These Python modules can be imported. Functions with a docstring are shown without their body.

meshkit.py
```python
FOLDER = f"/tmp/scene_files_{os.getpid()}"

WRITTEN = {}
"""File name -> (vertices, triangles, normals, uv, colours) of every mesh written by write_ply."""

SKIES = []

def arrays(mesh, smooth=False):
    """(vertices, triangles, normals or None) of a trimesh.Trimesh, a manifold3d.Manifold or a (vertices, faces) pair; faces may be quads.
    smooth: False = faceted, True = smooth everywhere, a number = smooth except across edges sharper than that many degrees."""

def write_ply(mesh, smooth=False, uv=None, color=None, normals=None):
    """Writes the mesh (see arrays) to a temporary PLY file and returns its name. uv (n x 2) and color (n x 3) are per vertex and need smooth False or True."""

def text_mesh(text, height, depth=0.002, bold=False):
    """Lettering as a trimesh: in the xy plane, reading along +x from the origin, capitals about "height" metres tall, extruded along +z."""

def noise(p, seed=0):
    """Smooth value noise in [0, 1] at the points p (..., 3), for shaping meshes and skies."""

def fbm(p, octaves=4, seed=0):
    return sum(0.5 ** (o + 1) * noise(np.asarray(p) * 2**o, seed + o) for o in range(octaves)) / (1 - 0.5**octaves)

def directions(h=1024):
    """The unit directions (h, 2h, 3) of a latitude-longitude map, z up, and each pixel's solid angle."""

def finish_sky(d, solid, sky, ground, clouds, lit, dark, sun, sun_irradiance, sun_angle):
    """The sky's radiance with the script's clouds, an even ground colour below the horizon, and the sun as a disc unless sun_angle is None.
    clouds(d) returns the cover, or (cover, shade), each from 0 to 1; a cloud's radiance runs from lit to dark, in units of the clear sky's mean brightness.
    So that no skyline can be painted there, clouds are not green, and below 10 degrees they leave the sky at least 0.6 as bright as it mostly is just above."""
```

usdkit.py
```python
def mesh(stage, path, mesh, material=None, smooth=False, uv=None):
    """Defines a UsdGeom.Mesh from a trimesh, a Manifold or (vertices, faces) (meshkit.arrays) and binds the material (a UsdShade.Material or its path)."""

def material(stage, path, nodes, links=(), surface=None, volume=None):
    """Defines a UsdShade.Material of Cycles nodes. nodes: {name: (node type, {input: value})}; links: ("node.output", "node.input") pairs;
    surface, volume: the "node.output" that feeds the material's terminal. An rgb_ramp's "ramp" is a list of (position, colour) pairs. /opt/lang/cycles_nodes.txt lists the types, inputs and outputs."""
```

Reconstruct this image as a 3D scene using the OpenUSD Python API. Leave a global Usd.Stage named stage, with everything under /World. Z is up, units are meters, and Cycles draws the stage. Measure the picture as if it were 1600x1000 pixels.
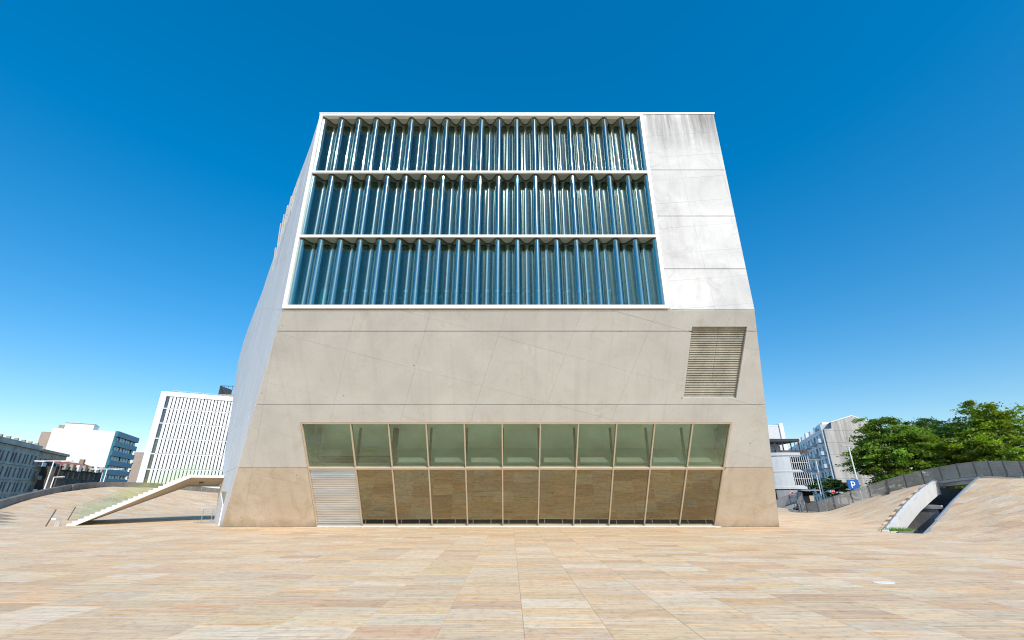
import math, random
import numpy as np, trimesh, usdkit, meshkit
from shapely.geometry import Polygon, box as sbox, LineString, Point
from shapely import affinity, prepared
from shapely.ops import unary_union
from scipy.interpolate import LinearNDInterpolator, CubicSpline
from pxr import Usd, UsdGeom, UsdLux, UsdShade, Gf, Sdf, Vt

stage = Usd.Stage.CreateInMemory()
UsdGeom.SetStageUpAxis(stage, UsdGeom.Tokens.z); UsdGeom.SetStageMetersPerUnit(stage, 1.0)
world = UsdGeom.Xform.Define(stage, '/World'); stage.SetDefaultPrim(world.GetPrim())
UsdGeom.Scope.Define(stage, '/World/Looks')
rng = np.random.default_rng(7); random.seed(7)

# ------------------------------------------------------------------ camera, sky, sun
FPX, CX, CY, HC = 705.0, 797.0, 500.0, 2.1
PITCH = math.atan(270 / FPX); CP, SP = math.cos(PITCH), math.sin(PITCH)
cam = UsdGeom.Camera.Define(stage, '/World/camera')
cam.CreateFocalLengthAttr(36 * FPX / 1600); cam.CreateHorizontalApertureAttr(36.0); cam.CreateVerticalApertureAttr(22.5)
cam.CreateHorizontalApertureOffsetAttr(36 * 3 / 1600); cam.CreateClippingRangeAttr(Gf.Vec2f(0.1, 5000))
cam.AddTranslateOp().Set(Gf.Vec3d(0, 0, HC)); cam.AddRotateXOp().Set(90 + math.degrees(PITCH))
cam.CreateExposureAttr(0.45)

SUN_EL, SUN_AZ = math.radians(38.1), math.radians(23.0)          # azimuth: to the right of the direction behind the camera
S = np.array([math.cos(SUN_EL) * math.sin(SUN_AZ), -math.cos(SUN_EL) * math.cos(SUN_AZ), math.sin(SUN_EL)])
sun = UsdLux.DistantLight.Define(stage, '/World/sun')
sun.CreateIntensityAttr(0.85); sun.CreateAngleAttr(0.5); sun.CreateNormalizeAttr(True); sun.CreateColorAttr(Gf.Vec3f(1.0, 0.95, 0.87))
zq = Gf.Rotation(Gf.Vec3d(0, 0, 1), Gf.Vec3d(*map(float, S))).GetQuat()
sun.AddOrientOp(UsdGeom.XformOp.PrecisionDouble).Set(zq)
dome = UsdLux.DomeLight.Define(stage, '/World/sky')
sky_m = usdkit.material(stage, '/World/Looks/sky', {
    'sky': ('sky_texture', {'sky_type': 'single_scattering', 'sun_disc': False, 'sun_elevation': SUN_EL, 'sun_rotation': math.atan2(S[0], S[1]),
                            'altitude': 100.0, 'air_density': 1.0, 'aerosol_density': 0.6, 'ozone_density': 2.0}),
    'gam': ('gamma', {'gamma': 0.7}), 'hsv': ('hsv', {'hue': 0.499, 'saturation': 1.84, 'value': 1.36, 'fac': 1.0}),
    'bg': ('background_shader', {'strength': 0.15})},
    [('sky.color', 'gam.color'), ('gam.color', 'hsv.color'), ('hsv.color', 'bg.color')], surface='bg.background')
UsdShade.MaterialBindingAPI.Apply(dome.GetPrim()).Bind(sky_m)
for k, v in (('kind', 'structure'), ('label', 'clear deep blue sky above the plaza')):
    dome.GetPrim().SetCustomDataByKey(k, v)

# ------------------------------------------------------------------ helpers
def ray(x, y):
    u, v = (x - CX) / FPX, (CY - y) / FPX
    return np.array([u, CP - v * SP, SP + v * CP])
def at_depth(x, y, d):                                              # the point at forward distance d
    r = ray(x, y); return np.array([0, 0, HC]) + r * (d / r[1])
def on_ground(x, y, z=0.0):
    r = ray(x, y); return np.array([0, 0, HC]) + r * ((z - HC) / r[2])

M = {}
USED = {}
def free(path):
    if path not in USED:
        USED[path] = 0; return path
    USED[path] += 1
    return f'{path}_{USED[path]:03d}'
def tag(p, label=None, cat=None, group=None, kind=None):
    p = p.GetPrim() if hasattr(p, 'GetPrim') else p
    for k, v in (('label', label), ('category', cat), ('group', group), ('kind', kind)):
        if v: p.SetCustomDataByKey(k, v)
    return p
class Thing:
    def __init__(s, name, label=None, cat=None, loc=(0, 0, 0), group=None, kind=None):
        s.path = free('/World/' + name); s.loc = np.array(loc, float)
        x = UsdGeom.Xform.Define(stage, s.path); x.AddTranslateOp().Set(Gf.Vec3d(*map(float, loc)))
        s.prim = x.GetPrim(); tag(s.prim, label, cat, group, kind)
    def part(s, name, mesh, mat, smooth=False, tone=None, label=None, kind=None):
        return Part(s, s.path, name, mesh, mat, smooth, tone, label, kind)
class Part:
    def __init__(s, root, parent, name, mesh, mat, smooth=False, tone=None, label=None, kind=None):
        s.root = root; s.path = free(parent + '/' + name); s.loc = root.loc
        m = cat(mesh); v = np.asarray(m.vertices, float) - root.loc
        s.mesh = usdkit.mesh(stage, s.path, (v, np.asarray(m.faces)), M[mat], smooth)
        if tone is not None:
            t = np.asarray(tone, np.float32)
            if t.ndim == 1: t = np.tile(t, (len(v), 1))
            if len(t) != len(v): print('TONE', s.path, len(t), len(v))
            pv = UsdGeom.PrimvarsAPI(s.mesh).CreatePrimvar('tone', Sdf.ValueTypeNames.Color3fArray, 'vertex'); pv.Set(Vt.Vec3fArray.FromNumpy(t))
        tag(s.mesh, label, None, None, kind)
    def part(s, name, mesh, mat, smooth=False, tone=None, label=None, kind=None):
        return Part(s.root, s.path, name, mesh, mat, smooth, tone, label, kind)
class Zero: loc = np.zeros(3)
def single(name, mesh, mat, label=None, catg=None, group=None, kind=None, smooth=False, tone=None):
    p = Part(Zero, '/World', name, mesh, mat, smooth, tone); tag(p.mesh, label, catg, group, kind); return p

def tm(v, f): return trimesh.Trimesh(np.asarray(v, float), np.asarray(f, int), process=False)
def cat(ms):
    if isinstance(ms, trimesh.Trimesh): return ms
    if isinstance(ms, (list,)):
        V, F, n = [], [], 0
        for m in ms:
            V.append(np.asarray(m.vertices)); F.append(np.asarray(m.faces) + n); n += len(m.vertices)
        return tm(np.vstack(V), np.vstack(F))
    return ms
QB = np.array([[0,2,3,1],[4,5,7,6],[0,1,5,4],[2,6,7,3],[0,4,6,2],[1,3,7,5]])
FB = np.vstack([QB[:, [0,1,2]], QB[:, [0,2,3]]])
class Frame:
    """A plane with axes ex (a), ey (b) and outward normal n (t)."""
    def __init__(s, o, ex, ey):
        s.o = np.array(o, float); s.ex = np.array(ex, float) / np.linalg.norm(ex); s.ey = np.array(ey, float) / np.linalg.norm(ey); s.n = np.cross(s.ex, s.ey)
    def p(s, a, b, t=0.0):
        return s.o + np.multiply.outer(a, s.ex) + np.multiply.outer(b, s.ey) + np.multiply.outer(t, s.n)
    def box(s, a0, a1, b0, b1, t0, t1):
        c = np.array([(a, b, t) for a in (a0, a1) for b in (b0, b1) for t in (t0, t1)], float)
        m = tm(s.o + c[:, :1] * s.ex + c[:, 1:2] * s.ey + c[:, 2:] * s.n, FB.copy()); return m
    def slab(s, poly, t0, t1):
        out = []
        for g in getattr(poly, 'geoms', [poly]):
            if g.geom_type != 'Polygon' or g.area < 1e-4: continue
            m = trimesh.creation.extrude_polygon(g, t1 - t0, engine='earcut'); v = np.asarray(m.vertices)
            out.append(tm(s.p(v[:, 0], v[:, 1], v[:, 2] + t0), m.faces))
        return cat(out) if out else None
    def px(s, x, y, t=0.0):
        r = ray(x, y); c = np.array([0, 0, HC]); o = s.o + t * s.n
        k = np.dot(o - c, s.n) / np.dot(r, s.n); q = c + k * r - o
        return np.array([q @ s.ex, q @ s.ey])
def bar(p, q, w, h=None, up=(0, 0, 1)):
    p, q = np.array(p, float), np.array(q, float); h = h or w; d = q - p; L = np.linalg.norm(d); d /= L
    u = np.array(up, float)
    if abs(d @ u) > .98: u = np.array([0, 1., 0])
    sx = np.cross(d, u); sx /= np.linalg.norm(sx); sy = np.cross(sx, d)
    return Frame(p, sx, sy).box(-w/2, w/2, -h/2, h/2, 0, -L) if np.dot(np.cross(sx, sy), d) < 0 else Frame(p, sx, sy).box(-w/2, w/2, -h/2, h/2, 0, L)
def tube(pts, r, sides=8):
    pts = np.asarray(pts, float); n = len(pts); r = np.broadcast_to(r, (n,)).astype(float)
    t = np.gradient(pts, axis=0); t /= np.linalg.norm(t, axis=1, keepdims=True)
    ref = np.where(np.abs(t[:, 2:]) < .9, [[0, 0, 1.]], [[1., 0, 0]])
    a = np.cross(t, ref); a /= np.linalg.norm(a, axis=1, keepdims=True); b = np.cross(t, a)
    g = np.arange(sides) * 2 * np.pi / sides
    v = (pts[:, None] + r[:, None, None] * (np.cos(g)[None, :, None] * a[:, None] + np.sin(g)[None, :, None] * b[:, None])).reshape(-1, 3)
    f = []
    for i in range(n - 1):
        for j in range(sides):
            k = (j + 1) % sides
            f += [[i*sides+j, (i+1)*sides+j, (i+1)*sides+k], [i*sides+j, (i+1)*sides+k, i*sides+k]]
    v = np.vstack([v, pts[:1], pts[-1:]]); c0, c1 = len(v) - 2, len(v) - 1
    for j in range(sides):
        k = (j + 1) % sides; f += [[c0, j, k], [c1, (n-1)*sides+k, (n-1)*sides+j]]
    return tm(v, f)
def abox(x0, x1, y0, y1, z0, z1): return Frame((0, 0, 0), (1, 0, 0), (0, 1, 0)).box(x0, x1, y0, y1, z0, z1)
def wall_frame(p, q, z0=0.0):                                        # a vertical wall p -> q; its outside is to the right of that direction
    p, q = np.array(p, float), np.array(q, float); d = q - p; L = np.linalg.norm(d)
    return Frame((p[0], p[1], z0), (d[0], d[1], 0), (0, 0, 1)), L
def prism(foot, z0, z1):
    m = trimesh.creation.extrude_polygon(Polygon(foot), z1 - z0, engine='earcut'); m.apply_translation((0, 0, z0)); return tm(m.vertices, m.faces)

# ------------------------------------------------------------------ materials
def L_(name): return '/World/Looks/' + name
def plain(name, col, rough=.6, metal=0., spec=.5, var=.12, scale=1.5, bump=0.0, stretch=(1, 1, 1), dark=None):
    d = dark or tuple(c * (1 - var * 2) for c in col)
    nodes = {'geo': ('geometry', {}), 'map': ('mapping', {'scale': stretch}), 'n': ('noise_texture', {'scale': scale, 'detail': 6.0, 'roughness': .6}),
             'r': ('rgb_ramp', {'ramp': [(.3, d), (.62, col), (1., tuple(min(1, c * (1 + var * .5)) for c in col))]}),
             'p': ('principled_bsdf', {'roughness': rough, 'metallic': metal, 'specular_ior_level': spec})}
    links = [('geo.position', 'map.vector'), ('map.vector', 'n.vector'), ('n.fac', 'r.fac'), ('r.color', 'p.base_color')]
    if bump:
        nodes['nb'] = ('noise_texture', {'scale': scale * 14, 'detail': 4.0}); nodes['b'] = ('bump', {'strength': bump, 'distance': .02})
        links += [('geo.position', 'nb.vector'), ('nb.fac', 'b.height'), ('b.normal', 'p.normal')]
    M[name] = usdkit.material(stage, L_(name), nodes, links, surface='p.BSDF')

def concrete(name, c_lo, c_hi, stain, stain_lo, stain_hi, streak=0.0, streak_z=(22.2, 25.4), runs=.22):
    """Cast concrete: cloudy tone, brown run-off stains, pin holes and, where streak is set, soot run-off below the roof edge."""
    nodes = {
        'geo': ('geometry', {}), 'n1': ('noise_texture', {'scale': .32, 'detail': 7.0, 'roughness': .62, 'distortion': .6}),
        'r1': ('rgb_ramp', {'ramp': [(.28, c_lo), (.62, c_hi)]}),
        'n2': ('noise_texture', {'scale': .75, 'detail': 8.0, 'roughness': .7, 'distortion': 1.2}),
        'm2': ('map_range', {'from_min': stain_lo, 'from_max': stain_hi, 'to_min': 0., 'to_max': .75, 'clamp': True}),
        'x2': ('mix', {'mix_type': 'mix', 'color2': stain}),
        'n3': ('noise_texture', {'scale': 9.0, 'detail': 6.0, 'roughness': .7}),
        'm3': ('map_range', {'from_min': .3, 'from_max': .7, 'to_min': .94, 'to_max': 1.03, 'clamp': True}),
        'x3': ('mix', {'mix_type': 'multiply', 'fac': 1.0}),
        'v': ('voronoi_texture', {'scale': .85, 'randomness': .75}), 'mv': ('map_range', {'from_min': .030, 'from_max': .042, 'to_min': .35, 'to_max': 1., 'clamp': True}),
        'x4': ('mix', {'mix_type': 'multiply', 'fac': 1.0}),
        'map': ('mapping', {'scale': (1.6, .12, .10)}), 'n5': ('noise_texture', {'scale': 1.0, 'detail': 7.0, 'roughness': .65}),
        'm5': ('map_range', {'from_min': .38, 'from_max': .62, 'to_min': 0., 'to_max': 1., 'clamp': True}),
        'sep': ('separate_xyz', {}), 'mz': ('map_range', {'from_min': streak_z[0], 'from_max': streak_z[1], 'to_min': 0., 'to_max': 1., 'clamp': True}),
        'mm': ('math', {'math_type': 'multiply'}), 'ms': ('math', {'math_type': 'multiply', 'value2': streak}),
        'x5': ('mix', {'mix_type': 'mix', 'color2': (.16, .16, .155)}),
        'm6': ('map_range', {'from_min': .52, 'from_max': .74, 'to_min': 0., 'to_max': runs, 'clamp': True}), 'x6': ('mix', {'mix_type': 'mix', 'color2': (.30, .275, .23)}),
        'mb': ('map_range', {'from_min': .05, 'from_max': .55, 'to_min': .75, 'to_max': 0., 'clamp': True}), 'm7': ('math', {'math_type': 'multiply'}), 'x7': ('mix', {'mix_type': 'mix', 'color2': (.20, .17, .12)}),
        'nl': ('noise_texture', {'scale': 1.3, 'detail': 5.0}), 'bu': ('bump', {'strength': .25, 'distance': .03}),
        'p': ('principled_bsdf', {'roughness': .78, 'specular_ior_level': .35})}
    links = [('geo.position', 'n1.vector'), ('n1.fac', 'r1.fac'), ('geo.position', 'n2.vector'), ('n2.fac', 'm2.value'), ('m2.result', 'x2.fac'), ('r1.color', 'x2.color1'),
             ('geo.position', 'n3.vector'), ('n3.fac', 'm3.value'), ('x2.color', 'x3.color1'), ('m3.result', 'x3.color2'),
             ('geo.position', 'v.vector'), ('v.distance', 'mv.value'), ('x3.color', 'x4.color1'), ('mv.result', 'x4.color2'),
             ('geo.position', 'map.vector'), ('map.vector', 'n5.vector'), ('n5.fac', 'm5.value'), ('geo.position', 'sep.vector'), ('sep.z', 'mz.value'),
             ('m5.result', 'mm.value1'), ('mz.result', 'mm.value2'), ('mm.value', 'ms.value1'), ('ms.value', 'x5.fac'), ('x4.color', 'x5.color1'),
             ('n5.fac', 'm6.value'), ('m6.result', 'x6.fac'), ('x5.color', 'x6.color1'), ('sep.z', 'mb.value'), ('mb.result', 'm7.value1'), ('n2.fac', 'm7.value2'), ('m7.value', 'x7.fac'), ('x6.color', 'x7.color1'), ('x7.color', 'p.base_color'), ('geo.position', 'nl.vector'), ('nl.fac', 'bu.height'), ('bu.normal', 'p.normal')]
    M[name] = usdkit.material(stage, L_(name), nodes, links, surface='p.BSDF')
concrete('concrete_pale', (.47, .47, .465), (.63, .63, .62), (.39, .38, .365), .53, .74, .95)
concrete('concrete_grey', (.535, .53, .505), (.625, .625, .595), (.47, .43, .36), .57, .78, .0)
concrete('concrete_tan', (.54, .465, .36), (.62, .555, .46), (.43, .33, .22), .47, .74, .0)
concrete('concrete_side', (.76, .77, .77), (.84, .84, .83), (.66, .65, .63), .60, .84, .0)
plain('stair_concrete', (.66, .65, .62), .75, var=.06, scale=2.0)
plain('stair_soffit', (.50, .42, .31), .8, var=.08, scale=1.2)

def glassy(name, tint, refl, base, k, rough=0.0, ior=1.5, film=0.0, film_rough=.25):
    """A pane: clear or tinted, mirroring more at a slant; film is the share of a dull dusty sheen on it."""
    M[name] = usdkit.material(stage, L_(name), {
        'fr': ('fresnel', {'IOR': ior}), 'f': ('math', {'math_type': 'multiply_add', 'value2': k, 'value3': base, 'use_clamp': True}),
        't': ('transparent_bsdf', {'color': tint}), 'g': ('glossy_bsdf', {'color': refl, 'roughness': rough}), 'm': ('mix_closure', {}),
        'g2': ('glossy_bsdf', {'color': (.95, .97, 1.0), 'roughness': film_rough}), 'm2': ('mix_closure', {'fac': film})},
        [('fr.fac', 'f.value1'), ('f.value', 'm.fac'), ('t.BSDF', 'm.closure1'), ('g.BSDF', 'm.closure2')] +
        ([('m.closure', 'm2.closure1'), ('g2.BSDF', 'm2.closure2')] if film else []), surface='m2.closure' if film else 'm.closure')
glassy('glass_teal', (.50, .86, .86), (.82, .99, .89), .26, 1.6, .03, film=.022, film_rough=.20)
glassy('glass_green', (.90, .985, .95), (.80, .98, .90), .035, .9, .012)
glassy('glass_brown', (.50, .50, .42), (.84, .82, .66), .23, 1.0, .012)
glassy('glass_rail', (.93, .965, .935), (.75, .95, .85), .015, .6, .0)
glassy('glass_dark', (.05, .07, .09), (.8, .9, 1.0), .12, 1.0, .05)
plain('frame_cream', (.78, .74, .66), .45, var=.05)
plain('frame_gold', (.56, .46, .34), .45, var=.05)
plain('frame_white', (.80, .79, .76), .45, var=.04)
plain('room_dark', (.12, .26, .27), .8, var=.3, scale=.5)
plain('room_slab', (.30, .32, .29), .8, var=.1)
plain('room_beige', (.46, .42, .35), .8, var=.08)
plain('room_white', (.86, .86, .86), .6, var=.04)
plain('room_green', (.66, .75, .69), .8, var=.1, scale=.6)
plain('room_brown', (.045, .04, .03), .7, var=.3, scale=.8)
plain('rail_white', (.8, .85, .85), .35, var=.02)
plain('corrugated_metal', (.68, .67, .65), .32, metal=.75, var=.10, scale=1.5, stretch=(.3, 2, 2))
plain('louvre', (.60, .565, .47), .6, var=.18, scale=.9)
plain('louvre_dark', (.26, .24, .19), .7)
plain('joint', (.16, .135, .10), .9)
plain('steel', (.5, .51, .52), .4, metal=.7, var=.08)
plain('steel_dark', (.10, .10, .105), .5, metal=.4)
plain('fence_metal', (.34, .335, .325), .55, metal=.3, var=.15, scale=.6)
plain('fence_light', (.42, .42, .42), .5, metal=.4, var=.1, scale=.6)
plain('parapet_stone', (.19, .17, .15), .8, var=.2, scale=.8, bump=.2)
plain('bedding', (.30, .255, .19), .9, var=.15)
plain('asphalt', (.055, .055, .058), .9, var=.15, scale=.3)
plain('ramp_grey', (.30, .30, .30), .85, var=.12, scale=1.2)
plain('white_paint', (.80, .80, .79), .6, var=.03)
plain('fin_white', (.82, .82, .81), .5, var=.02)
plain('beam_white', (.64, .635, .615), .8, var=.05, scale=1.0)
plain('white_render', (.74, .73, .70), .8, var=.07, scale=.12)
plain('teal_paint', (.012, .155, .215), .5, var=.08)
plain('old_stone', (.42, .365, .295), .85, var=.22, scale=.35)
plain('old_stone_dark', (.115, .10, .085), .9, var=.35, scale=.4)
plain('old_tan', (.42, .34, .235), .85, var=.25, scale=.4)
plain('roof_tile', (.42, .15, .075), .8, var=.25, scale=1.0)
plain('brown_render', (.38, .31, .26), .8, var=.08)
plain('gable_grey', (.50, .475, .44), .8, var=.22, scale=.8, stretch=(1.2, 1.2, .12))
plain('shade_white', (.62, .63, .64), .7, var=.06)
plain('curve_white', (.54, .57, .60), .6, var=.04)
plain('curve_grey', (.30, .31, .33), .6, var=.06)
plain('window_dark', (.02, .025, .03), .15, var=.1)
plain('window_blind', (.62, .64, .63), .6, var=.1)
plain('dark_metal', (.035, .035, .04), .5)
plain('sign_blue', (.01, .10, .36), .35, var=.02)
plain('sign_red', (.35, .02, .025), .4, var=.02)
plain('car_teal', (.02, .10, .13), .25, spec=.6)
plain('car_white', (.75, .75, .76), .25, spec=.6)
plain('car_dark', (.03, .03, .035), .25, spec=.6)
plain('rubber', (.02, .02, .02), .8)
plain('bark', (.10, .075, .05), .9, var=.3, scale=4.0)
plain('grass_green', (.10, .20, .03), .8, var=.2, scale=8.0)

M['travertine'] = usdkit.material(stage, L_('travertine'), {
    'geo': ('geometry', {}), 'att': ('attribute', {'attribute': 'tone'}), 'sc': ('vector_math', {'math_type': 'scale', 'scale': 37.0}),
    'add': ('vector_math', {'math_type': 'add'}),
    'm1': ('mapping', {'scale': (.55, 7.0, 1.0)}), 'n1': ('noise_texture', {'scale': 1.0, 'detail': 7.0, 'roughness': .62, 'distortion': .35}),
    'm2': ('mapping', {'scale': (1.2, 34.0, 1.0)}), 'n2': ('noise_texture', {'scale': 1.0, 'detail': 5.0, 'roughness': .6}),
    'n3': ('noise_texture', {'scale': 5.0, 'detail': 8.0, 'roughness': .75}),
    'r1': ('rgb_ramp', {'ramp': [(.24, (.62, .56, .50)), (.37, (.92, .93, .93)), (.46, (1.10, 1.10, 1.07)), (.54, (1.05, 1.0, .93)), (.62, (1.16, .95, .72)), (.72, (.86, .66, .50))]}),
    'x1': ('mix', {'mix_type': 'multiply', 'fac': 1.0}),
    'r2': ('map_range', {'from_min': .3, 'from_max': .7, 'to_min': .76, 'to_max': 1.20, 'clamp': True}), 'x2': ('mix', {'mix_type': 'multiply', 'fac': 1.}),
    'r3': ('map_range', {'from_min': .27, 'from_max': .5, 'to_min': .55, 'to_max': 1.04, 'clamp': True}), 'x3': ('mix', {'mix_type': 'multiply', 'fac': .8}),
    'b': ('bump', {'strength': .12, 'distance': .01}),
    'p': ('principled_bsdf', {'roughness': .7, 'specular_ior_level': .12})},
    [('att.vector', 'sc.vector1'), ('geo.position', 'add.vector1'), ('sc.vector', 'add.vector2'),
     ('add.vector', 'm1.vector'), ('m1.vector', 'n1.vector'), ('n1.fac', 'r1.fac'), ('att.color', 'x1.color1'), ('r1.color', 'x1.color2'),
     ('add.vector', 'm2.vector'), ('m2.vector', 'n2.vector'), ('n2.fac', 'r2.value'), ('x1.color', 'x2.color1'), ('r2.result', 'x2.color2'),
     ('geo.position', 'n3.vector'), ('n3.fac', 'r3.value'), ('x2.color', 'x3.color1'), ('r3.result', 'x3.color2'), ('x3.color', 'p.base_color'),
     ('n2.fac', 'b.height'), ('b.normal', 'p.normal')], surface='p.BSDF')
M['leaf'] = usdkit.material(stage, L_('leaf'), {
    'att': ('attribute', {'attribute': 'tone'}), 'p': ('principled_bsdf', {'roughness': .5, 'specular_ior_level': .4}),
    't': ('translucent_bsdf', {}), 'g': ('hsv', {'hue': .48, 'saturation': 1.1, 'value': 1.6}), 'm': ('mix_closure', {'fac': .35})},
    [('att.color', 'p.base_color'), ('att.color', 'g.color'), ('g.color', 't.color'), ('p.BSDF', 'm.closure1'), ('t.BSDF', 'm.closure2')], surface='m.closure')

# ------------------------------------------------------------------ terrain: flat plaza, two paved waves
def spline(pts, n):
    pts = np.array(pts, float); t = np.r_[0, np.cumsum(np.linalg.norm(np.diff(pts[:, :2], axis=0), axis=1))]
    return CubicSpline(t, pts)(np.linspace(0, t[-1], n))
def edge(x, y, d): q = at_depth(x, y, d); return (q[0], q[1], max(q[2], 0.0))
LTOP = [(-30, 8, 0.0), (-38, 22, .12), edge(-60, 806, 34), edge(0, 794, 42), edge(90, 770, 55), edge(180, 760.5, 65), edge(240, 762, 69), edge(342, 770, 74), (-36, 80, 1.6), (-24, 86, .8)]
LTOE = [(-26, 8, 0), (-29, 18, 0), (-31, 26, 0), (-32, 31.5, 0), (-34, 40, 0), (-37, 50, 0), (-36, 57, 0), (-32, 62, 0), (-26, 66, 0), (-20, 68, 0)]
RTOP = [(33, 3, 0.2), (38.5, 14, 1.6), (40.5, 24, 2.7), edge(1600, 746, 36), edge(1537, 744, 40), edge(1435, 758, 46), edge(1352, 780, 50), edge(1292, 799, 52), edge(1250, 797.5, 61), edge(1216, 794, 75), (44, 88, 0)]
RTOE = [(20, 3, 0), (19.5, 11, 0), (20, 17, 0), (20.4, 20.5, 0), (21.6, 26, 0), (23.5, 32, 0), (26.5, 40, 0), (29, 46, 0), (31.5, 55, 0), (36, 70, 0), (38, 86, 0)]
NT, NS = 90, 28
def pmap(top, toe):
    k = np.linspace(0, 1, len(top)); kk = np.linspace(0, 1, NT)
    from scipy.interpolate import PchipInterpolator as PC
    A, B = PC(k, np.array(top, float))(kk), PC(k, np.array(toe, float))(kk)
    s = np.linspace(0, 1, NS); prof = .55 * s * s * (3 - 2 * s) + .45 * s ** 1.5
    P = B[:, None] + (A - B)[:, None] * s[None, :, None]; P[..., 2] = A[:, None, 2] * prof[None]
    return A, B, P
LA, LB, LP = pmap(LTOP, LTOE); RA, RB, RP = pmap(RTOP, RTOE)
zl = LinearNDInterpolator(LP.reshape(-1, 3)[:, :2], LP.reshape(-1, 3)[:, 2], fill_value=0.0)
zr = LinearNDInterpolator(RP.reshape(-1, 3)[:, :2], RP.reshape(-1, 3)[:, 2], fill_value=0.0)
LPOLY = Polygon(np.vstack([LA[:, :2], LB[::-1, :2]])).buffer(0); RPOLY = Polygon(np.vstack([RA[:, :2], RB[::-1, :2]])).buffer(0)
def height(x, y):
    x, y = np.asarray(x, float), np.asarray(y, float)
    return np.maximum(np.nan_to_num(zl(x, y)), np.nan_to_num(zr(x, y)))
PLAZA = Polygon(np.vstack([LA[:, :2], RA[::-1, :2]])).buffer(0)
# the cut in the right-hand wave
def on_slope(x, y):
    r = ray(x, y)
    ks = np.linspace(10, 90, 1600) / r[1]; p = np.array([0, 0, HC]) + ks[:, None] * r; g = height(p[:, 0], p[:, 1]) - p[:, 2]
    i = np.argmax(g > 0); return p[i]
CL = [on_slope(x, y) for x, y in ((1388, 832), (1395, 822), (1409, 803), (1424, 785), (1441, 769), (1455, 758))]
CL.append(np.array(edge(1464.5, 751.5, 44.6)))
CR = [on_slope(x, y) for x, y in ((1442, 834), (1452, 824), (1463, 813), (1486, 786), (1508, 764), (1524, 750))]
CR.append(np.array(edge(1533, 744, 40.3)))
CL, CR = np.array(CL), np.array(CR)
CUT = Polygon(np.vstack([CL[:, :2], CR[::-1, :2]])).buffer(0)

# ------------------------------------------------------------------ the concert hall
YB = on_ground(800, 823.6)[1]
LEAN = math.radians(37.8)
r0 = ray(800, 484); q0 = r0[2] / r0[1]
ZC = (HC + q0 * YB) / (1 + q0 * math.tan(LEAN)); YC = YB - ZC * math.tan(LEAN)
U = Frame((0, YC, 0), (1, 0, 0), (0, 0, 1))                                 # upper, upright face (a = X, b = Z)
LO = Frame((0, YB, 0), (1, 0, 0), (0, -math.sin(LEAN), math.cos(LEAN)))     # lower, overhanging face
BC = ZC / math.cos(LEAN)
TL, TR = U.px(503, 178.5), U.px(1113, 178)
ZT = (TL[1] + TR[1]) / 2
CLx, CRx = U.px(438, 484)[0], U.px(1182, 484)[0]
XL = (TL[0] + CLx) / 2; XR = (TR[0] + CRx) / 2
BL, BR = LO.px(345, 822.6)[0], LO.px(1218, 824)[0]
dv = np.array([XL - BL, YC - YB]); dv /= np.linalg.norm(dv)
SD = Frame((XL, YC, 0), (dv[0], dv[1], 0), (0, 0, 1))                       # left side face, a <= 0 going back
hall = Thing('concert_hall', 'huge faceted pale concrete building with corrugated glass window wall', 'building', (0, YB, 0))
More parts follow.
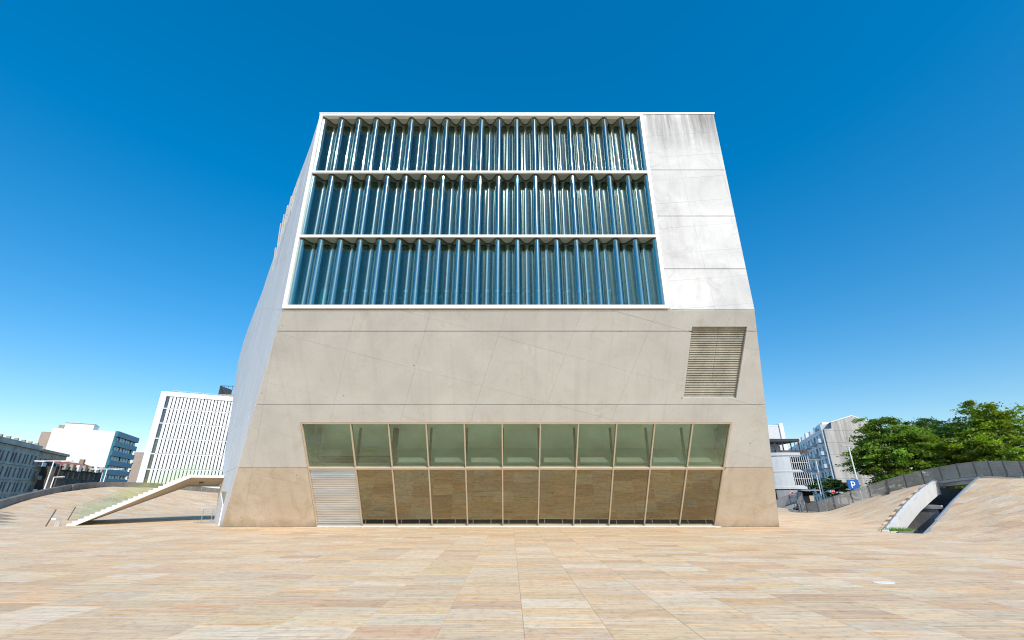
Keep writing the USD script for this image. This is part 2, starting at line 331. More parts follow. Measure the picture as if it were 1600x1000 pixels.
# openings on the lower face
gl = [LO.px(x, y) for x, y in ((470.5, 660.5), (1142.5, 660.5), (1117, 823.2), (495.5, 823.2))]
ga0, ga1 = (gl[0][0] + gl[3][0]) / 2, (gl[1][0] + gl[2][0]) / 2
gb1, gbm = LO.px(800, 660.5)[1], LO.px(800, 732)[1]
gb0 = .03
GLZ = Polygon([(gl[3][0], gb0), (gl[2][0], gb0), (gl[1][0], gb1), (gl[0][0], gb1)])
LV = Polygon([LO.px(x, y) for x, y in ((1082, 511), (1167, 511), (1150, 621.5), (1069, 621.5))])
FACE_L = Polygon([(BL, 0), (BR, 0), (XR, BC), (XL, BC)])
FACE_U = Polygon([(XL, ZC), (XR, ZC), (XR, ZT), (XL, ZT)])
WU = sbox(XL + .02, ZC + .06, U.px(1045, 484)[0], ZT - .12)                  # the window wall's hole
wa0, wb0, wa1, wb1 = WU.bounds
ls = [LO.px(800, y)[1] for y in (730.5, 632, 517.5)]
lifts = [(0, ls[0], 'concrete_tan'), (ls[0], ls[1], 'concrete_grey'), (ls[1], ls[2], 'concrete_grey'), (ls[2], BC, 'concrete_grey')]
def panels(fr, region, bands, org, e1, e2, gap=.0032, lift_gap=.020, thick=.16, name='concrete_panel'):
    """Splits a face into its cast lifts and the slanted shuttering boards in each; every board is a part."""
    minx, miny, maxx, maxy = region.bounds; E = np.array([e1, e2]).T; Ei = np.linalg.inv(E)
    c = (np.array([[minx, miny], [maxx, miny], [minx, maxy], [maxx, maxy]]) - org) @ Ei.T
    i0, j0 = np.floor(c.min(0)).astype(int); i1, j1 = np.ceil(c.max(0)).astype(int)
    for b0, b1, mat in bands:
        band = region.intersection(sbox(minx - 1, b0, maxx + 1, b1)).buffer(-lift_gap, join_style=2)
        shift = rng.uniform(0, 1, 2)
        for i in range(i0 - 1, i1 + 1):
            for j in range(j0 - 1, j1 + 1):
                q = [org + E @ (np.array(k) + shift * .0) for k in ((i, j), (i + 1, j), (i + 1, j + 1), (i, j + 1))]
                g = Polygon(q).buffer(-gap, join_style=2).intersection(band)
                for piece in getattr(g, 'geoms', [g]):
                    if piece.geom_type == 'Polygon' and piece.area > .01:
                        m = fr.slab(piece.simplify(.003), -thick, rng.uniform(-.003, .003))
                        if m is not None: hall.part(name, m, mat)
o_ = LO.px(524, 624)
panels(LO, FACE_L.difference(GLZ.buffer(.03, join_style=2)).difference(LV), lifts, o_, LO.px(628, 650) - o_, LO.px(541, 548) - o_)
lu = [ZC] + [U.px(1090, y)[1] for y in (420, 337.5, 265.5)] + [ZT]
strip = FACE_U.difference(sbox(XL - 1, ZC - 1, wa1 + .03, ZT + 1))
panels(U, strip, [(lu[k], lu[k + 1], 'concrete_pale') for k in range(4)], np.array([wa1, ZC]), np.array([2.6, .22]), np.array([-.12, 1.75]))
# backing walls (their colour shows in the joints)
hall.part('wall', LO.slab(FACE_L.buffer(-.02).difference(GLZ).difference(LV), -.6, -.162), 'joint')
hall.part('wall', U.slab(strip.buffer(-.02), -.6, -.162), 'joint')
# left side face: outline where it meets the sky
sil = [(486, 225), (475, 255), (464, 283), (452, 317), (440, 356), (430, 396), (419, 427), (410, 455), (399, 483), (390, 507), (383, 526), (377, 546), (372, 566), (369, 586), (366, 606), (363.5, 628), (361, 645)]
sp = [SD.px(x, y) for x, y in sil]
sp = [p for p in sp if p[0] < -1]
mona = [sp[0]]
FS = Polygon([(0, ZT), (0, ZC), (-np.linalg.norm([XL - BL, YC - YB]), 0)] + [SD.px(334, 816), SD.px(341.5, 770), SD.px(347.5, 743), SD.px(353, 692)][0:4] + sp[::-1]).buffer(0)
FS = max(getattr(FS, 'geoms', [FS]), key=lambda g: g.area)
sb = [0] + [ZC * k for k in (.31, .62)] + [ZC, ZC + 4.7, ZC + 9.4, ZT + .5]
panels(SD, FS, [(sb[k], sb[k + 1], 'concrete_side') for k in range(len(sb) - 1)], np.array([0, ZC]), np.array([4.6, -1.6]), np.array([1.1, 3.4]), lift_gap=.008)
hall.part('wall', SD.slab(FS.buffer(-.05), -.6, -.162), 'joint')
# right side, back and roof (behind what the photograph shows)
dr = np.array([BR - XR, YB - YC]); dr /= np.linalg.norm(dr)
RSd = Frame((XR, YC, 0), (dr[0], dr[1], 0), (0, 0, 1)); lb = np.linalg.norm([BR - XR, YB - YC])
FR = Polygon([(.02, ZT), (.02, ZC), (lb, 0), (34, 0), (38, 10), (32, 21)])
hall.part('wall', RSd.slab(FR, -.6, -.01), 'concrete_pale')
mid = SD.p(sp[len(sp)//2][0], 0.0); far_r = RSd.p(34, 0)
back = [(SD.p(-18, 0, -.7)[0], SD.p(-18, 0, -.7)[1]), (far_r[0], far_r[1])]
fb, lbk = wall_frame(back[1], back[0])
hall.part('wall', fb.box(0, lbk, 0, 19, -.5, 0), 'concrete_pale')
tl3, tr3 = np.array([XL + .05, YC + .05, ZT - .12]), np.array([XR - .05, YC + .05, ZT - .12])
rp = [SD.p(p[0], p[1] - .1, -.1) for p in sp[:9]]
rv = [tl3, tr3, RSd.p(32, 20.8, -.1)] + rp[::-1]
hall.part('roof', tm(rv, [[0, i, i + 1] for i in range(1, len(rv) - 1)]), 'concrete_pale')
hall.part('roof_flashing', [abox(XL - .05, XR + .05, YC - .05, YC + .5, ZT + .002, ZT + .10)], 'frame_white')
hall.part('roof_vent', [abox(-.75, -.55, YC + .05, YC + .25, ZT + .1, ZT + .22)], 'steel')

# the corrugated window wall
wz = [wb0, U.px(800, 369.5)[1], U.px(800, 269.5)[1], wb1]
J, TRN, FT = .20, .07, .10
win = hall.part('window_wall_frame', [U.box(wa0, wa0 + J, wb0 + .20, wb1 - .10, -.9, FT), U.box(wa1 - J, wa1, wb0 + .20, wb1 - .10, -.9, FT),
                U.box(wa0, wa1, wb0, wb0 + .20, -.9, FT + .002), U.box(wa0, wa1, wb1 - .10, wb1, -.2, FT + .002)], 'frame_white')
for zt in wz[1:3]:
    win.part('transom', U.box(wa0 + J, wa1 - J, zt - TRN, zt + TRN, -.05, FT - .01), 'frame_white')
NW = 18; xa, xb = wa0 + J + .01, wa1 - J - .01; P = (xb - xa) / NW; AMP = .315
tops = [wz[1] - TRN, wz[2] - TRN, wb1 - .10]; bots = [wb0 + .20, wz[1] + TRN, wz[2] + TRN]
for k in range(3):
    sm = 'room_beige' if k == 2 else 'room_slab'
    win.part('soffit', U.box(xa, xb, tops[k] + .004, tops[k] + .06, -.9, -.052), sm)
    for w in range(NW):
        n = 28; x = xa + P * (w + np.linspace(.002, .998, n)); ph = 2 * np.pi * (x - xa) / P
        wob = .012 * np.sin(w * 2.3 + k); tlt = rng.normal(0, .0015)
        t = -.07 - AMP * (1 - np.cos(ph) / .94 + .06 / .94 * np.cos(3 * ph)) + wob
        dt = -AMP * (np.sin(ph) - .18 * np.sin(3 * ph)) / .94 * 2 * np.pi / P; nn = np.stack([-dt, np.ones(n)], 1); nn /= np.linalg.norm(nn, axis=1, keepdims=True)
        V, F = [], []
        for off in (0, -.028):
            for zz in (bots[k], tops[k]):
                V.append(U.p(x + nn[:, 0] * off, np.full(n, zz), t + nn[:, 1] * off + tlt * (zz - (bots[k] + tops[k]) / 2)))
        V = np.vstack(V)
        for i in range(n - 1):
            F += [[i, i + 1, n + i + 1], [i, n + i + 1, n + i], [2*n + i, 3*n + i, 3*n + i + 1], [2*n + i, 3*n + i + 1, 2*n + i + 1]]
        win.part('glass_pane', tm(V, F), 'glass_teal', smooth=True)
    xx = np.linspace(xa, xb, 420); pp = 2 * np.pi * (xx - xa) / P; tt = -.07 - AMP * (1 - np.cos(pp) / .94 + .06 / .94 * np.cos(3 * pp))
    V = np.vstack([U.p(xx, np.full(420, z), tt + o) for z in (tops[k] - .05, tops[k]) for o in (.03, -.06)]); F = []
    for i in range(419):
        for a, b in ((0, 1), (1, 3), (3, 2), (2, 0)):
            F += [[a*420+i, b*420+i, b*420+i+1], [a*420+i, b*420+i+1, a*420+i+1]]
    win.part('glazing_channel', tm(V, F), 'dark_metal')
# rooms behind the window wall
yb_ = -7.5
room = hall.part('foyer', [U.box(wa0, wa1, wb0 - .4, wb1, yb_ - .3, yb_), U.box(wa0 + .02, wa0 + .2, wb0, wb1 - .2, yb_, -.95), U.box(wa1 - .2, wa1 - .02, wb0, wb1 - .2, yb_, -.95),
                           U.box(wa0, wa1, wb1 - .09, wb1 - .02, yb_, -.905), U.box(wa0, wa1, wb0 - .1, wb0 + .12, yb_, -1.0)], 'room_dark')
for zt in wz[1:3]:
    room.part('gallery_floor', U.box(wa0 + .3, wa1 - .3, zt - .07, zt + .1, yb_, -.905), 'room_dark')
for k in range(2):
    zr_ = bots[k] + (1.35 if k == 0 else .75)
    room.part('handrail', U.box(xa + 2.6, xb - (2.4 if k == 0 else 3.2), zr_, zr_ + .14, -1.16, -1.08), 'rail_white')
    for q in range(12): room.part('baluster', U.box(xa + 3 + q * 1.4, xa + 3.03 + q * 1.4, bots[k], zr_, -1.16, -1.12), 'steel')
room.part('notice_board', U.box(xa + .95, xa + 1.85, bots[0] - .1, bots[0] + 1.6, -1.25, -1.2), 'room_white')
room.part('ventilation_duct', tube([U.p(xa + 2, tops[1] - 1.2, -5.), U.p(xb - 2, tops[1] - 1.2, -5.)], .35), 'steel')
for q in range(5): room.part('column', tube([U.p(xa + 2.5 + q * 4.2, wb0, -4.5), U.p(xa + 2.5 + q * 4.2, wb1 - .3, -4.5)], .22), 'room_slab')

# ground-floor glazing on the overhanging face
mx_t = [547.3, 606.5, 665.5, 725.3, 784.8, 844.5, 904, 964, 1023.5, 1083]
ma = [LO.px(x, 661)[0] for x in mx_t]
def aleft(b): return gl[3][0] + (gl[0][0] - gl[3][0]) * (b - gb0) / (gb1 - gb0)
def aright(b): return gl[2][0] + (gl[1][0] - gl[2][0]) * (b - gb0) / (gb1 - gb0)
fw = .05
inner = Polygon([(aleft(gb0 + .1) + fw, gb0 + .10), (aright(gb0 + .1) - fw, gb0 + .10), (aright(gb1) - fw, gb1 - .08), (aleft(gb1) + fw, gb1 - .08)])
gfr = hall.part('shop_window_frame', LO.slab(GLZ.buffer(.03, join_style=2).difference(inner), -.30, .02), 'frame_gold')
gfr.part('transom', LO.box(aleft(gbm) + fw, aright(gbm) - fw, gbm - .075, gbm + .075, -.25, .016), 'frame_gold')
for a in ma:
    gfr.part('mullion', LO.box(a - .038, a + .038, gb0 + .1, gbm - .075, -.24, .012), 'frame_gold')
    gfr.part('mullion', LO.box(a - .038, a + .038, gbm + .075, gb1 - .08, -.24, .012), 'frame_gold')
ea = [None] + ma + [None]
for r_, (b0, b1) in enumerate(((gb0 + .1, gbm - .075), (gbm + .075, gb1 - .08))):
    for k in range(11):
        l = lambda b: (aleft(b) + fw) if k == 0 else ma[k - 1] + .038
        rr = lambda b: (aright(b) - fw) if k == 10 else ma[k] - .038
        poly = Polygon([(l(b0), b0), (rr(b0), b0), (rr(b1), b1), (l(b1), b1)])
        if r_ == 0 and k == 0:
            n = 340; bb = np.linspace(b0, b1, n); wv = .02 * np.sin(2 * np.pi * (bb - b0) / .135) + .012 * np.sin(bb * 5.3)
            V = np.vstack([LO.p(np.array([l(b) for b in bb]), bb, -.06 + wv), LO.p(np.array([rr(b) for b in bb]), bb, -.06 + wv)])
            gfr.part('corrugated_panel', tm(V, [f for i in range(n - 1) for f in ([i, n + i, n + i + 1], [i, n + i + 1, i + 1])]), 'corrugated_metal', smooth=True, label='corrugated grey metal panel in the lower left bay')
            continue
        m = LO.slab(poly, -.105, -.08); q_ = np.asarray(m.vertices) - LO.p((l(b0) + rr(b0)) / 2, (b0 + b1) / 2); k1, k2 = rng.normal(0, .003, 2)
        m = tm(np.asarray(m.vertices) + np.outer(k1 * (q_ @ LO.ex) + k2 * (q_ @ LO.ey), LO.n), m.faces)
        gfr.part('glass_pane', m, 'glass_brown' if r_ == 0 else 'glass_green')
# rooms behind it
gr = hall.part('ground_floor_room', [LO.box(ga0 - 2, ga1 + 2, -.3, gbm - .1, -3.2, -3.0)], 'room_brown')
gr.part('back_wall', LO.box(ga0 - 2, ga1 + 2, gbm - .1, gb1 + .4, -2.4, -2.2), 'room_green')
gr.part('ceiling', LO.box(ga0 - 2, ga1 + 2, gb1 + .1, gb1 + .25, -3.0, -.65), 'room_dark')
gr.part('floor', LO.box(ga0 - 1, ga1 + 1, -.35, -.05, -3.0, -.65), 'room_dark')
gr.part('gallery', LO.box(ga0 - 1, ga1 + 1, gbm - .1, gbm + .02, -2.2, -.5), 'room_green')
for s_ in (ga0 - .4, ga1 + .4): gr.part('end_wall', LO.box(s_ - .1, s_ + .1, -.1, gb1 + .1, -3, -.65), 'room_dark')
for k in range(2, 11):
    a0 = ma[k - 1]; a1 = ma[k] if k < 10 else a0 + 2.0
    h_, t_ = .30, -.42
    v = LO.p(np.array([a0 + .30, a1 - .50, a1 - .18, a0 + .30]), gbm + .16 + np.array([.79 * h_, .79 * h_, 0, 0]), t_ - np.array([.613 * h_, .613 * h_, 0, 0]))
    lo = v + np.array([0, .04, 0])
    gr.part('sill_board', tm(np.vstack([v, lo]), [[0,2,1],[0,3,2],[4,5,6],[4,6,7],[3,2,6],[3,6,7],[0,1,5],[0,5,4],[0,4,7],[0,7,3],[1,2,6],[1,6,5]]), 'room_white')
for k in range(11):
    a0 = ma[k] if k < 10 else aright(gbm) - .1
    q_ = LO.p(a0, gbm + .09, -.16); top_ = LO.p(a0, gb1, 0)[2] - .02
    wd_ = .34 if k == 1 else .13
    gr.part('inner_post', abox(q_[0] - wd_ / 2, q_[0] + wd_ / 2, q_[1], q_[1] + .16, q_[2], top_), 'room_brown')
q_ = LO.p(aleft(gbm) + .15, gbm + .09, -.16); gr.part('inner_post', abox(q_[0], q_[0] + .3, q_[1], q_[1] + .16, q_[2], LO.p(0, gb1, 0)[2] - .02), 'room_brown')
gr.part('inner_sill', LO.box(aleft(gbm), ma[1] - .1, gbm + .08, gbm + .50, -.62, -.5), 'room_brown')
# metal sill rail along the foot of the glazing
hall.part('sill_rail', [LO.box(gl[3][0], gl[2][0] + .35, gb0 - .0, gb0 + .045, .025, .07), abox(BL + 4.9, gl[2][0] + .1, YB - .40, YB - .37, 0.0, .010)], 'frame_white')
for k in range(22):
    a = gl[3][0] + .7 + k * (gl[2][0] - gl[3][0]) / 22
    hall.part('sill_bracket', abox(a, a + .04, YB - .36, YB - .02, .0, .014), 'frame_white')
hall.part('gutter_strip', abox(gl[3][0], gl[2][0], YB - .355, YB + .3, -.03, .006), 'steel_dark')
# louvred vent
lp = np.array(LV.exterior.coords)[:4]                 # top left, top right, bottom right, bottom left
vent = hall.part('vent_backing', LO.slab(LV.buffer(.05, join_style=2), -.36, -.30), 'louvre_dark')
lt, lb_ = (lp[0][1] + lp[1][1]) / 2, (lp[2][1] + lp[3][1]) / 2; NSL = 40
for i in range(NSL):
    b = lb_ + (lt - lb_) * (i + .5) / NSL; f = (b - lb_) / (lt - lb_)
    a0 = lp[3][0] + (lp[0][0] - lp[3][0]) * f + .03; a1 = lp[2][0] + (lp[1][0] - lp[2][0]) * f - .03; hh = (lt - lb_) / NSL
    segs = [(a0, (a0 + a1) / 2 - .01), ((a0 + a1) / 2 + .01, a1)] if i > 9 else [(a0, a1)]
    for s0, s1 in segs:
        v = LO.p(np.array([s0, s1, s1, s0, s0, s1, s1, s0]), np.array([b - hh*.36]*2 + [b + hh*.30]*2 + [b - hh*.50]*2 + [b + hh*.16]*2) + 0, np.array([-.075]*2 + [-.20]*2 + [-.085]*2 + [-.21]*2))
        vent.part('slat', tm(v, [[0,1,2],[0,2,3],[4,6,5],[4,7,6],[0,4,5],[0,5,1],[3,2,6],[3,6,7],[0,3,7],[0,7,4],[1,5,6],[1,6,2]]), 'louvre')
# white fins of the side window, seen edge-on, and the doorway under the stair landing
for k_ in range(6):
    fa, fb_ = k_ * .10, min(1.0, .34 + .13 * k_)
    for g0, g1 in ((fa, (fa + fb_) / 2 - .012), ((fa + fb_) / 2 + .012, fb_)):
        pa = np.array([468.5, 279]) + np.array([-39, 146]) * g0; pb_ = np.array([468.5, 279]) + np.array([-39, 146]) * g1
        p0, p1 = SD.px(*pa), SD.px(*pb_)
        hall.part('side_fin', bar(SD.p(p0[0], p0[1], .03 + .115 * k_ * (1 - .5 * g0)), SD.p(p1[0], p1[1], .03 + .115 * k_ * (1 - .75 * g1)), .07, .07), 'frame_white')
dq = [SD.px(x, y) for x, y in ((346.5, 768), (354.5, 768), (349.5, 787))]
hall.part('door_recess', SD.slab(Polygon(dq), .002, .02), 'stair_soffit')
dq = [SD.px(x, y) for x, y in ((345.5, 770), (349.2, 788), (342.5, 822), (335.5, 816))]
hall.part('side_door', SD.slab(Polygon(dq).buffer(0), .003, .06), 'white_paint', label='bright white triangular metal door')

# ------------------------------------------------------------------ paving
FOOT = Polygon([(XL, YC), (BL, YB), tuple(SD.p(-18, 0)[:2]), (far_r[0], far_r[1]), (BR, YB)])
FOOT = Polygon([(BL, YB - .0), (BR, YB - .0), (far_r[0], far_r[1]), tuple(SD.p(-18, 0)[:2])]).buffer(0)
AREA = PLAZA.difference(CUT).difference(FOOT.buffer(-.3))
area_p = prepared.prep(AREA); in_l, in_r = prepared.prep(LPOLY), prepared.prep(RPOLY)
plaza = Thing('plaza', 'flat plaza paved with long banded travertine slabs', None, (0, 0, 0), kind='structure')
waveL = Thing('paved_mound', 'paved travertine mound rising behind the stair to the dark parapet', None, (0, 0, 0), kind='structure')
waveR = Thing('paved_mound', 'steep travertine paved wave rising to the mesh fence', None, (0, 0, 0), kind='structure')
PAL = np.array([(.53, .46, .345), (.50, .40, .275), (.47, .355, .245), (.405, .30, .215), (.49, .455, .375), (.56, .53, .445), (.54, .43, .28), (.52, .44, .33)])
TLn, TW, TX0, TG = 1.38, .72, .225, .0017
def tile_mesh(poly):
    """One slab: a flat top with a small arris, sides down to the bed; it follows the ground."""
    if len(poly.exterior.coords) == 5 and not poly.interiors:
        c = np.array(poly.exterior.coords)[:4]
        if Polygon(c).exterior.is_ccw is False: c = c[::-1]
        ctr = c.mean(0); n = 4; tri = [[0, 1, 2], [0, 2, 3]]
    else:
        try:
            v2, tri = trimesh.creation.triangulate_polygon(poly, engine='earcut')
        except Exception: return None
        c = np.asarray(v2); n = len(c); z = height(c[:, 0], c[:, 1])
        v = np.vstack([np.c_[c, z], np.c_[c, z - .035]]); tri = np.asarray(tri)
        ring = np.array(poly.exterior.coords)[:-1]
        f = list(tri)
        if len(ring) == n and np.allclose(ring, c):
            for i in range(n):
                j = (i + 1) % n; f += [[i, n + i, n + j], [i, n + j, j]]
        return tm(v, f)
    z = height(c[:, 0], c[:, 1]); d = ctr - c; dn = d / np.linalg.norm(d, axis=1, keepdims=True); ci = c + dn * .006
    v = np.vstack([np.c_[ci, z], np.c_[c, z - .004], np.c_[c, z - .035]]); f = list(tri)
    for i in range(4):
        j = (i + 1) % 4
        f += [[i, 4 + i, 4 + j], [i, 4 + j, j], [4 + i, 8 + i, 8 + j], [4 + i, 8 + j, 4 + j]]
    return tm(v, f)
PAL = np.array([.62, .478, .334]) + .54 * (PAL - np.array([.51, .42, .305]))
tiles = {0: [], 1: [], 2: []}
rt = np.random.default_rng(11)
for ci in range(-42, 34):
    x0 = TX0 + ci * TLn; off = rt.uniform(0, TW)
    if x0 + TLn < AREA.bounds[0] or x0 > AREA.bounds[2]: continue
    for ri in range(int(3 / TW), int(88 / TW)):
        y0 = ri * TW + off
        lift = rt.uniform(-.0012, .0012); base = PAL[rt.choice(8, p=[.2, .17, .13, .08, .12, .12, .08, .10])]; tone = base * rt.uniform(.93, 1.06) * (1 + rt.normal(0, .01, 3))
        b = sbox(x0 + TG, y0 + TG, x0 + TLn - TG, y0 + TW - TG)
        if not area_p.intersects(b): continue
        if y0 > 36 and abs(x0 - (-2)) < .38 * y0 - 4: continue                 # hidden by the hall
        if not area_p.contains(b):
            b = b.intersection(AREA)
            if b.geom_type == 'MultiPolygon': b = max(b.geoms, key=lambda g: g.area)
            if b.geom_type != 'Polygon' or b.area < .03: continue
            b = b.simplify(.004)
        m = tile_mesh(b)
        if m is None: continue
        cx, cy = b.centroid.x, b.centroid.y; m.vertices[:, 2] += lift
        w = 1 if (cx < 0 and in_l.contains(b.centroid)) else 2 if (cx > 0 and in_r.contains(b.centroid)) else 0
        zc = m.vertices[:, 2].mean(); dep = cy * CP + (zc - HC) * SP
        if dep > .5:
            px_ = CX + FPX * cx / dep; py_ = CY - FPX * ((zc - HC) * CP - cy * SP) / dep; size = (FPX / dep) ** 2 * (1 if w == 0 else 1)
            if w == 0: size *= (HC - zc) / max(cy, 1)
            size *= b.area if -60 < px_ < 1660 and py_ < 1040 else 0
        else: size = 0
        tiles[w].append((size, m, tone))
for w, th in ((0, plaza), (1, waveL), (2, waveR)):
    ts = sorted(tiles[w], key=lambda t: -t[0]); lim = 300 if w == 0 else 240
    for s_, m, tone in ts[:lim]: th.part('paving_slab', m, 'travertine', tone=tone)
    rest = ts[lim:]
    th.part('far_paving_slabs', [m for _, m, _ in rest], 'travertine', tone=np.vstack([np.tile(t, (len(m.vertices), 1)) for _, m, t in rest]), kind='stuff')
# bed under the slabs
bed = {0: [], 1: [], 2: []}
for x0 in np.arange(-62, 48, 1.5):
    for y0 in np.arange(2.5, 90, 1.5):
        b = sbox(x0, y0, x0 + 1.5, y0 + 1.5)
        if not area_p.intersects(b): continue
        if not area_p.contains(b): b = b.intersection(AREA)
        for g in getattr(b, 'geoms', [b]):
            if g.geom_type != 'Polygon' or g.area < 1e-3: continue
            try: v2, tri = trimesh.creation.triangulate_polygon(g, engine='earcut')
            except Exception: continue
            v2 = np.asarray(v2); w = 1 if (g.centroid.x < 0 and in_l.contains(g.centroid)) else 2 if (g.centroid.x > 0 and in_r.contains(g.centroid)) else 0
            bed[w].append(tm(np.c_[v2, height(v2[:, 0], v2[:, 1]) - .028], tri))
for w, th in ((0, plaza), (1, waveL), (2, waveR)): th.part('bedding', bed[w], 'bedding')
nearp = sbox(-70, -70, 70, 4).difference(AREA.buffer(.01))
single('near_plaza', Frame((0, 0, -.05), (1, 0, 0), (0, 1, 0)).slab(nearp, 0, .02), 'travertine', kind='structure', tone=np.array([.56, .45, .32]))
single('ground', abox(-900, 900, -300, 1500, -1.2, -.95), 'asphalt', kind='structure')

# ------------------------------------------------------------------ entrance stair on the left
foot = on_ground(103, 822.0); run = -SD.n.copy(); run[2] = 0; along = np.array([-dv[0], -dv[1], 0.0])     # up the stair; along the facade, going back
STW = 7.6
dist = (SD.o - foot) @ run
st = Thing('entrance_stair', 'broad white concrete stair rising to the side of the concert hall', 'stair', tuple(foot))
SF = Frame(foot, run, (0, 0, 1))                                             # a: along the run, b: up, n: toward the camera side
ZL = 3.42; SRUN = dist * .737; NST = 24; rise, tread = ZL / NST, SRUN / NST
if SF.n @ along > 0: SF_sign = 1
else: SF_sign = -1
def sslab(poly, t0, t1):                                                      # t: 0 at the near edge, positive going back
    return SF.slab(poly, -t1, -t0)
for i in range(NST):
    st.part('step', sslab(Polygon([(i * tread, max(0, i * rise - .10)), ((i + 1) * tread, max(0, i * rise - .02)), ((i + 1) * tread, (i + 1) * rise), (i * tread, (i + 1) * rise)]), .0, STW), 'stair_concrete')
st.part('landing', sslab(sbox(SRUN, ZL - .20, dist - .02, ZL - .002), 0, STW), 'stair_concrete')
sa = np.array([.45, SRUN + .05, dist - .02]); zb0 = np.array([.02, ZL - .21, ZL - .21])
sect = []
for a_, z_ in zip(sa, zb0):
    dz = min(.52, z_ - .0)
    for t_, q_ in ((.03, z_), (3.2, max(z_ - dz, -.02)), (STW - .03, max(z_ - dz * 1.1, -.02)), (STW - .03, z_ + .02), (.03, z_ + .02)): sect.append(SF.p(a_, q_, -t_))
F = []
for i in range(2):
    for j in range(5):
        k = (j + 1) % 5; F += [[5*i+j, 5*i+k, 5*i+5+k], [5*i+j, 5*i+5+k, 5*i+5+j]]
F += [[0, 2, 1], [0, 3, 2], [0, 4, 3], [10, 11, 12], [10, 12, 13], [10, 13, 14]]
st.part('stair_slab', tm(sect, F), 'stair_soffit')
st.part('stringer', sslab(Polygon([(0.01, 0), (.45, 0), (SRUN + .05, ZL - .215), (dist - .02, ZL - .215), (dist - .02, ZL - .10), (SRUN, ZL - .10), (.05, .02)]), -.012, .028), 'stair_concrete')
st.part('ceiling_lamp', sslab(sbox(SRUN + .7, ZL - .62, SRUN + 1.0, ZL - .40), 1.6, 1.9), 'steel_dark')
for k, t0 in enumerate((.10, STW - .12)):
    pts = []
    for j in range(5):
        a0, a1 = -1.0 + j * (SRUN + 1.2) / 5 + .01, -1.0 + (j + 1) * (SRUN + 1.2) / 5 - .01
        zb = lambda a: max(0.02, a * rise / tread - .05)
        if k == 0 and j == 0: continue
        st.part('glass_panel', sslab(Polygon([(a0, zb(a0)), (a1, zb(a1)), (a1, zb(a1) + 1.15), (a0, zb(a0) + 1.15)]), t0, t0 + .02), 'glass_rail')
    st.part('end_post', bar(SF.p(-1.02, 0.0, -t0), SF.p(-.78, 1.05, -t0), .07, .07), 'steel_dark')
    if k == 0: st.part('post_bracket', sslab(sbox(-.62, 0, -.35, .36), t0 - .05, t0 + .12), 'steel')
    if k == 0: st.part('end_sign', sslab(sbox(-.86, .42, -.62, .52), t0 - .08, t0 - .05), 'white_paint')
    st.part('landing_glass', sslab(sbox(SRUN + .1, ZL, dist - .1, ZL + 1.1), STW - .12, STW - .1), 'glass_rail') if k == 1 else None
# steel barrier standing below the landing
bq = on_ground(330, 817)
br = Thing('steel_barrier', 'small steel barrier rack beside the foot of the left facade', 'barrier', tuple(bq))
br.part('rail', [bar(bq + (-.9, .2, .95), bq + (.3, 1.8, .95), .04), bar(bq + (-.9, .2, .5), bq + (.3, 1.8, .5), .04)], 'steel')
for q in range(4):
    s0 = bq + np.array([-.9 + q * .4, .2 + q * .533, 0]); br.part('post', bar(s0, s0 + (0, 0, .97), .04), 'steel')
br.part('base_plate', abox(bq[0] - 1.2, bq[0] + .5, bq[1] - .3, bq[1] + .5, .004, .05), 'steel')

# ------------------------------------------------------------------ parapet on the left mound
pl = spline(LTOP[1:-1], 260); seg = np.r_[0, np.cumsum(np.linalg.norm(np.diff(pl[:, :2], axis=0), axis=1))]
par = Thing('parapet_wall', 'low dark stone parapet along the crest of the paved mound', 'wall', tuple(pl[130]))
for k in range(int(seg[-1] / 1.5)):
    i, j = np.searchsorted(seg, [k * 1.5 + .01, (k + 1) * 1.5 - .01]); j = min(j, 259); a, b = pl[i], pl[j]
    if j <= i: continue
    d = (b - a)[:2]; d /= np.linalg.norm(d); nrm = np.array([-d[1], d[0]])
    if nrm @ (a[:2] - np.array([0, 40])) < 0: nrm = -nrm
    hgt = .62 + rng.uniform(-.01, .01); V = []
    for p_, g in ((a + np.r_[d, 0] * .008, 0), (b - np.r_[d, 0] * .008, 0)):
        for o in (-.05, .40):
            for z in (-.5, hgt): V.append([p_[0] + nrm[0] * o, p_[1] + nrm[1] * o, p_[2] + z])
    par.part('coping_block', tm(V, FB.copy()), 'parapet_stone')

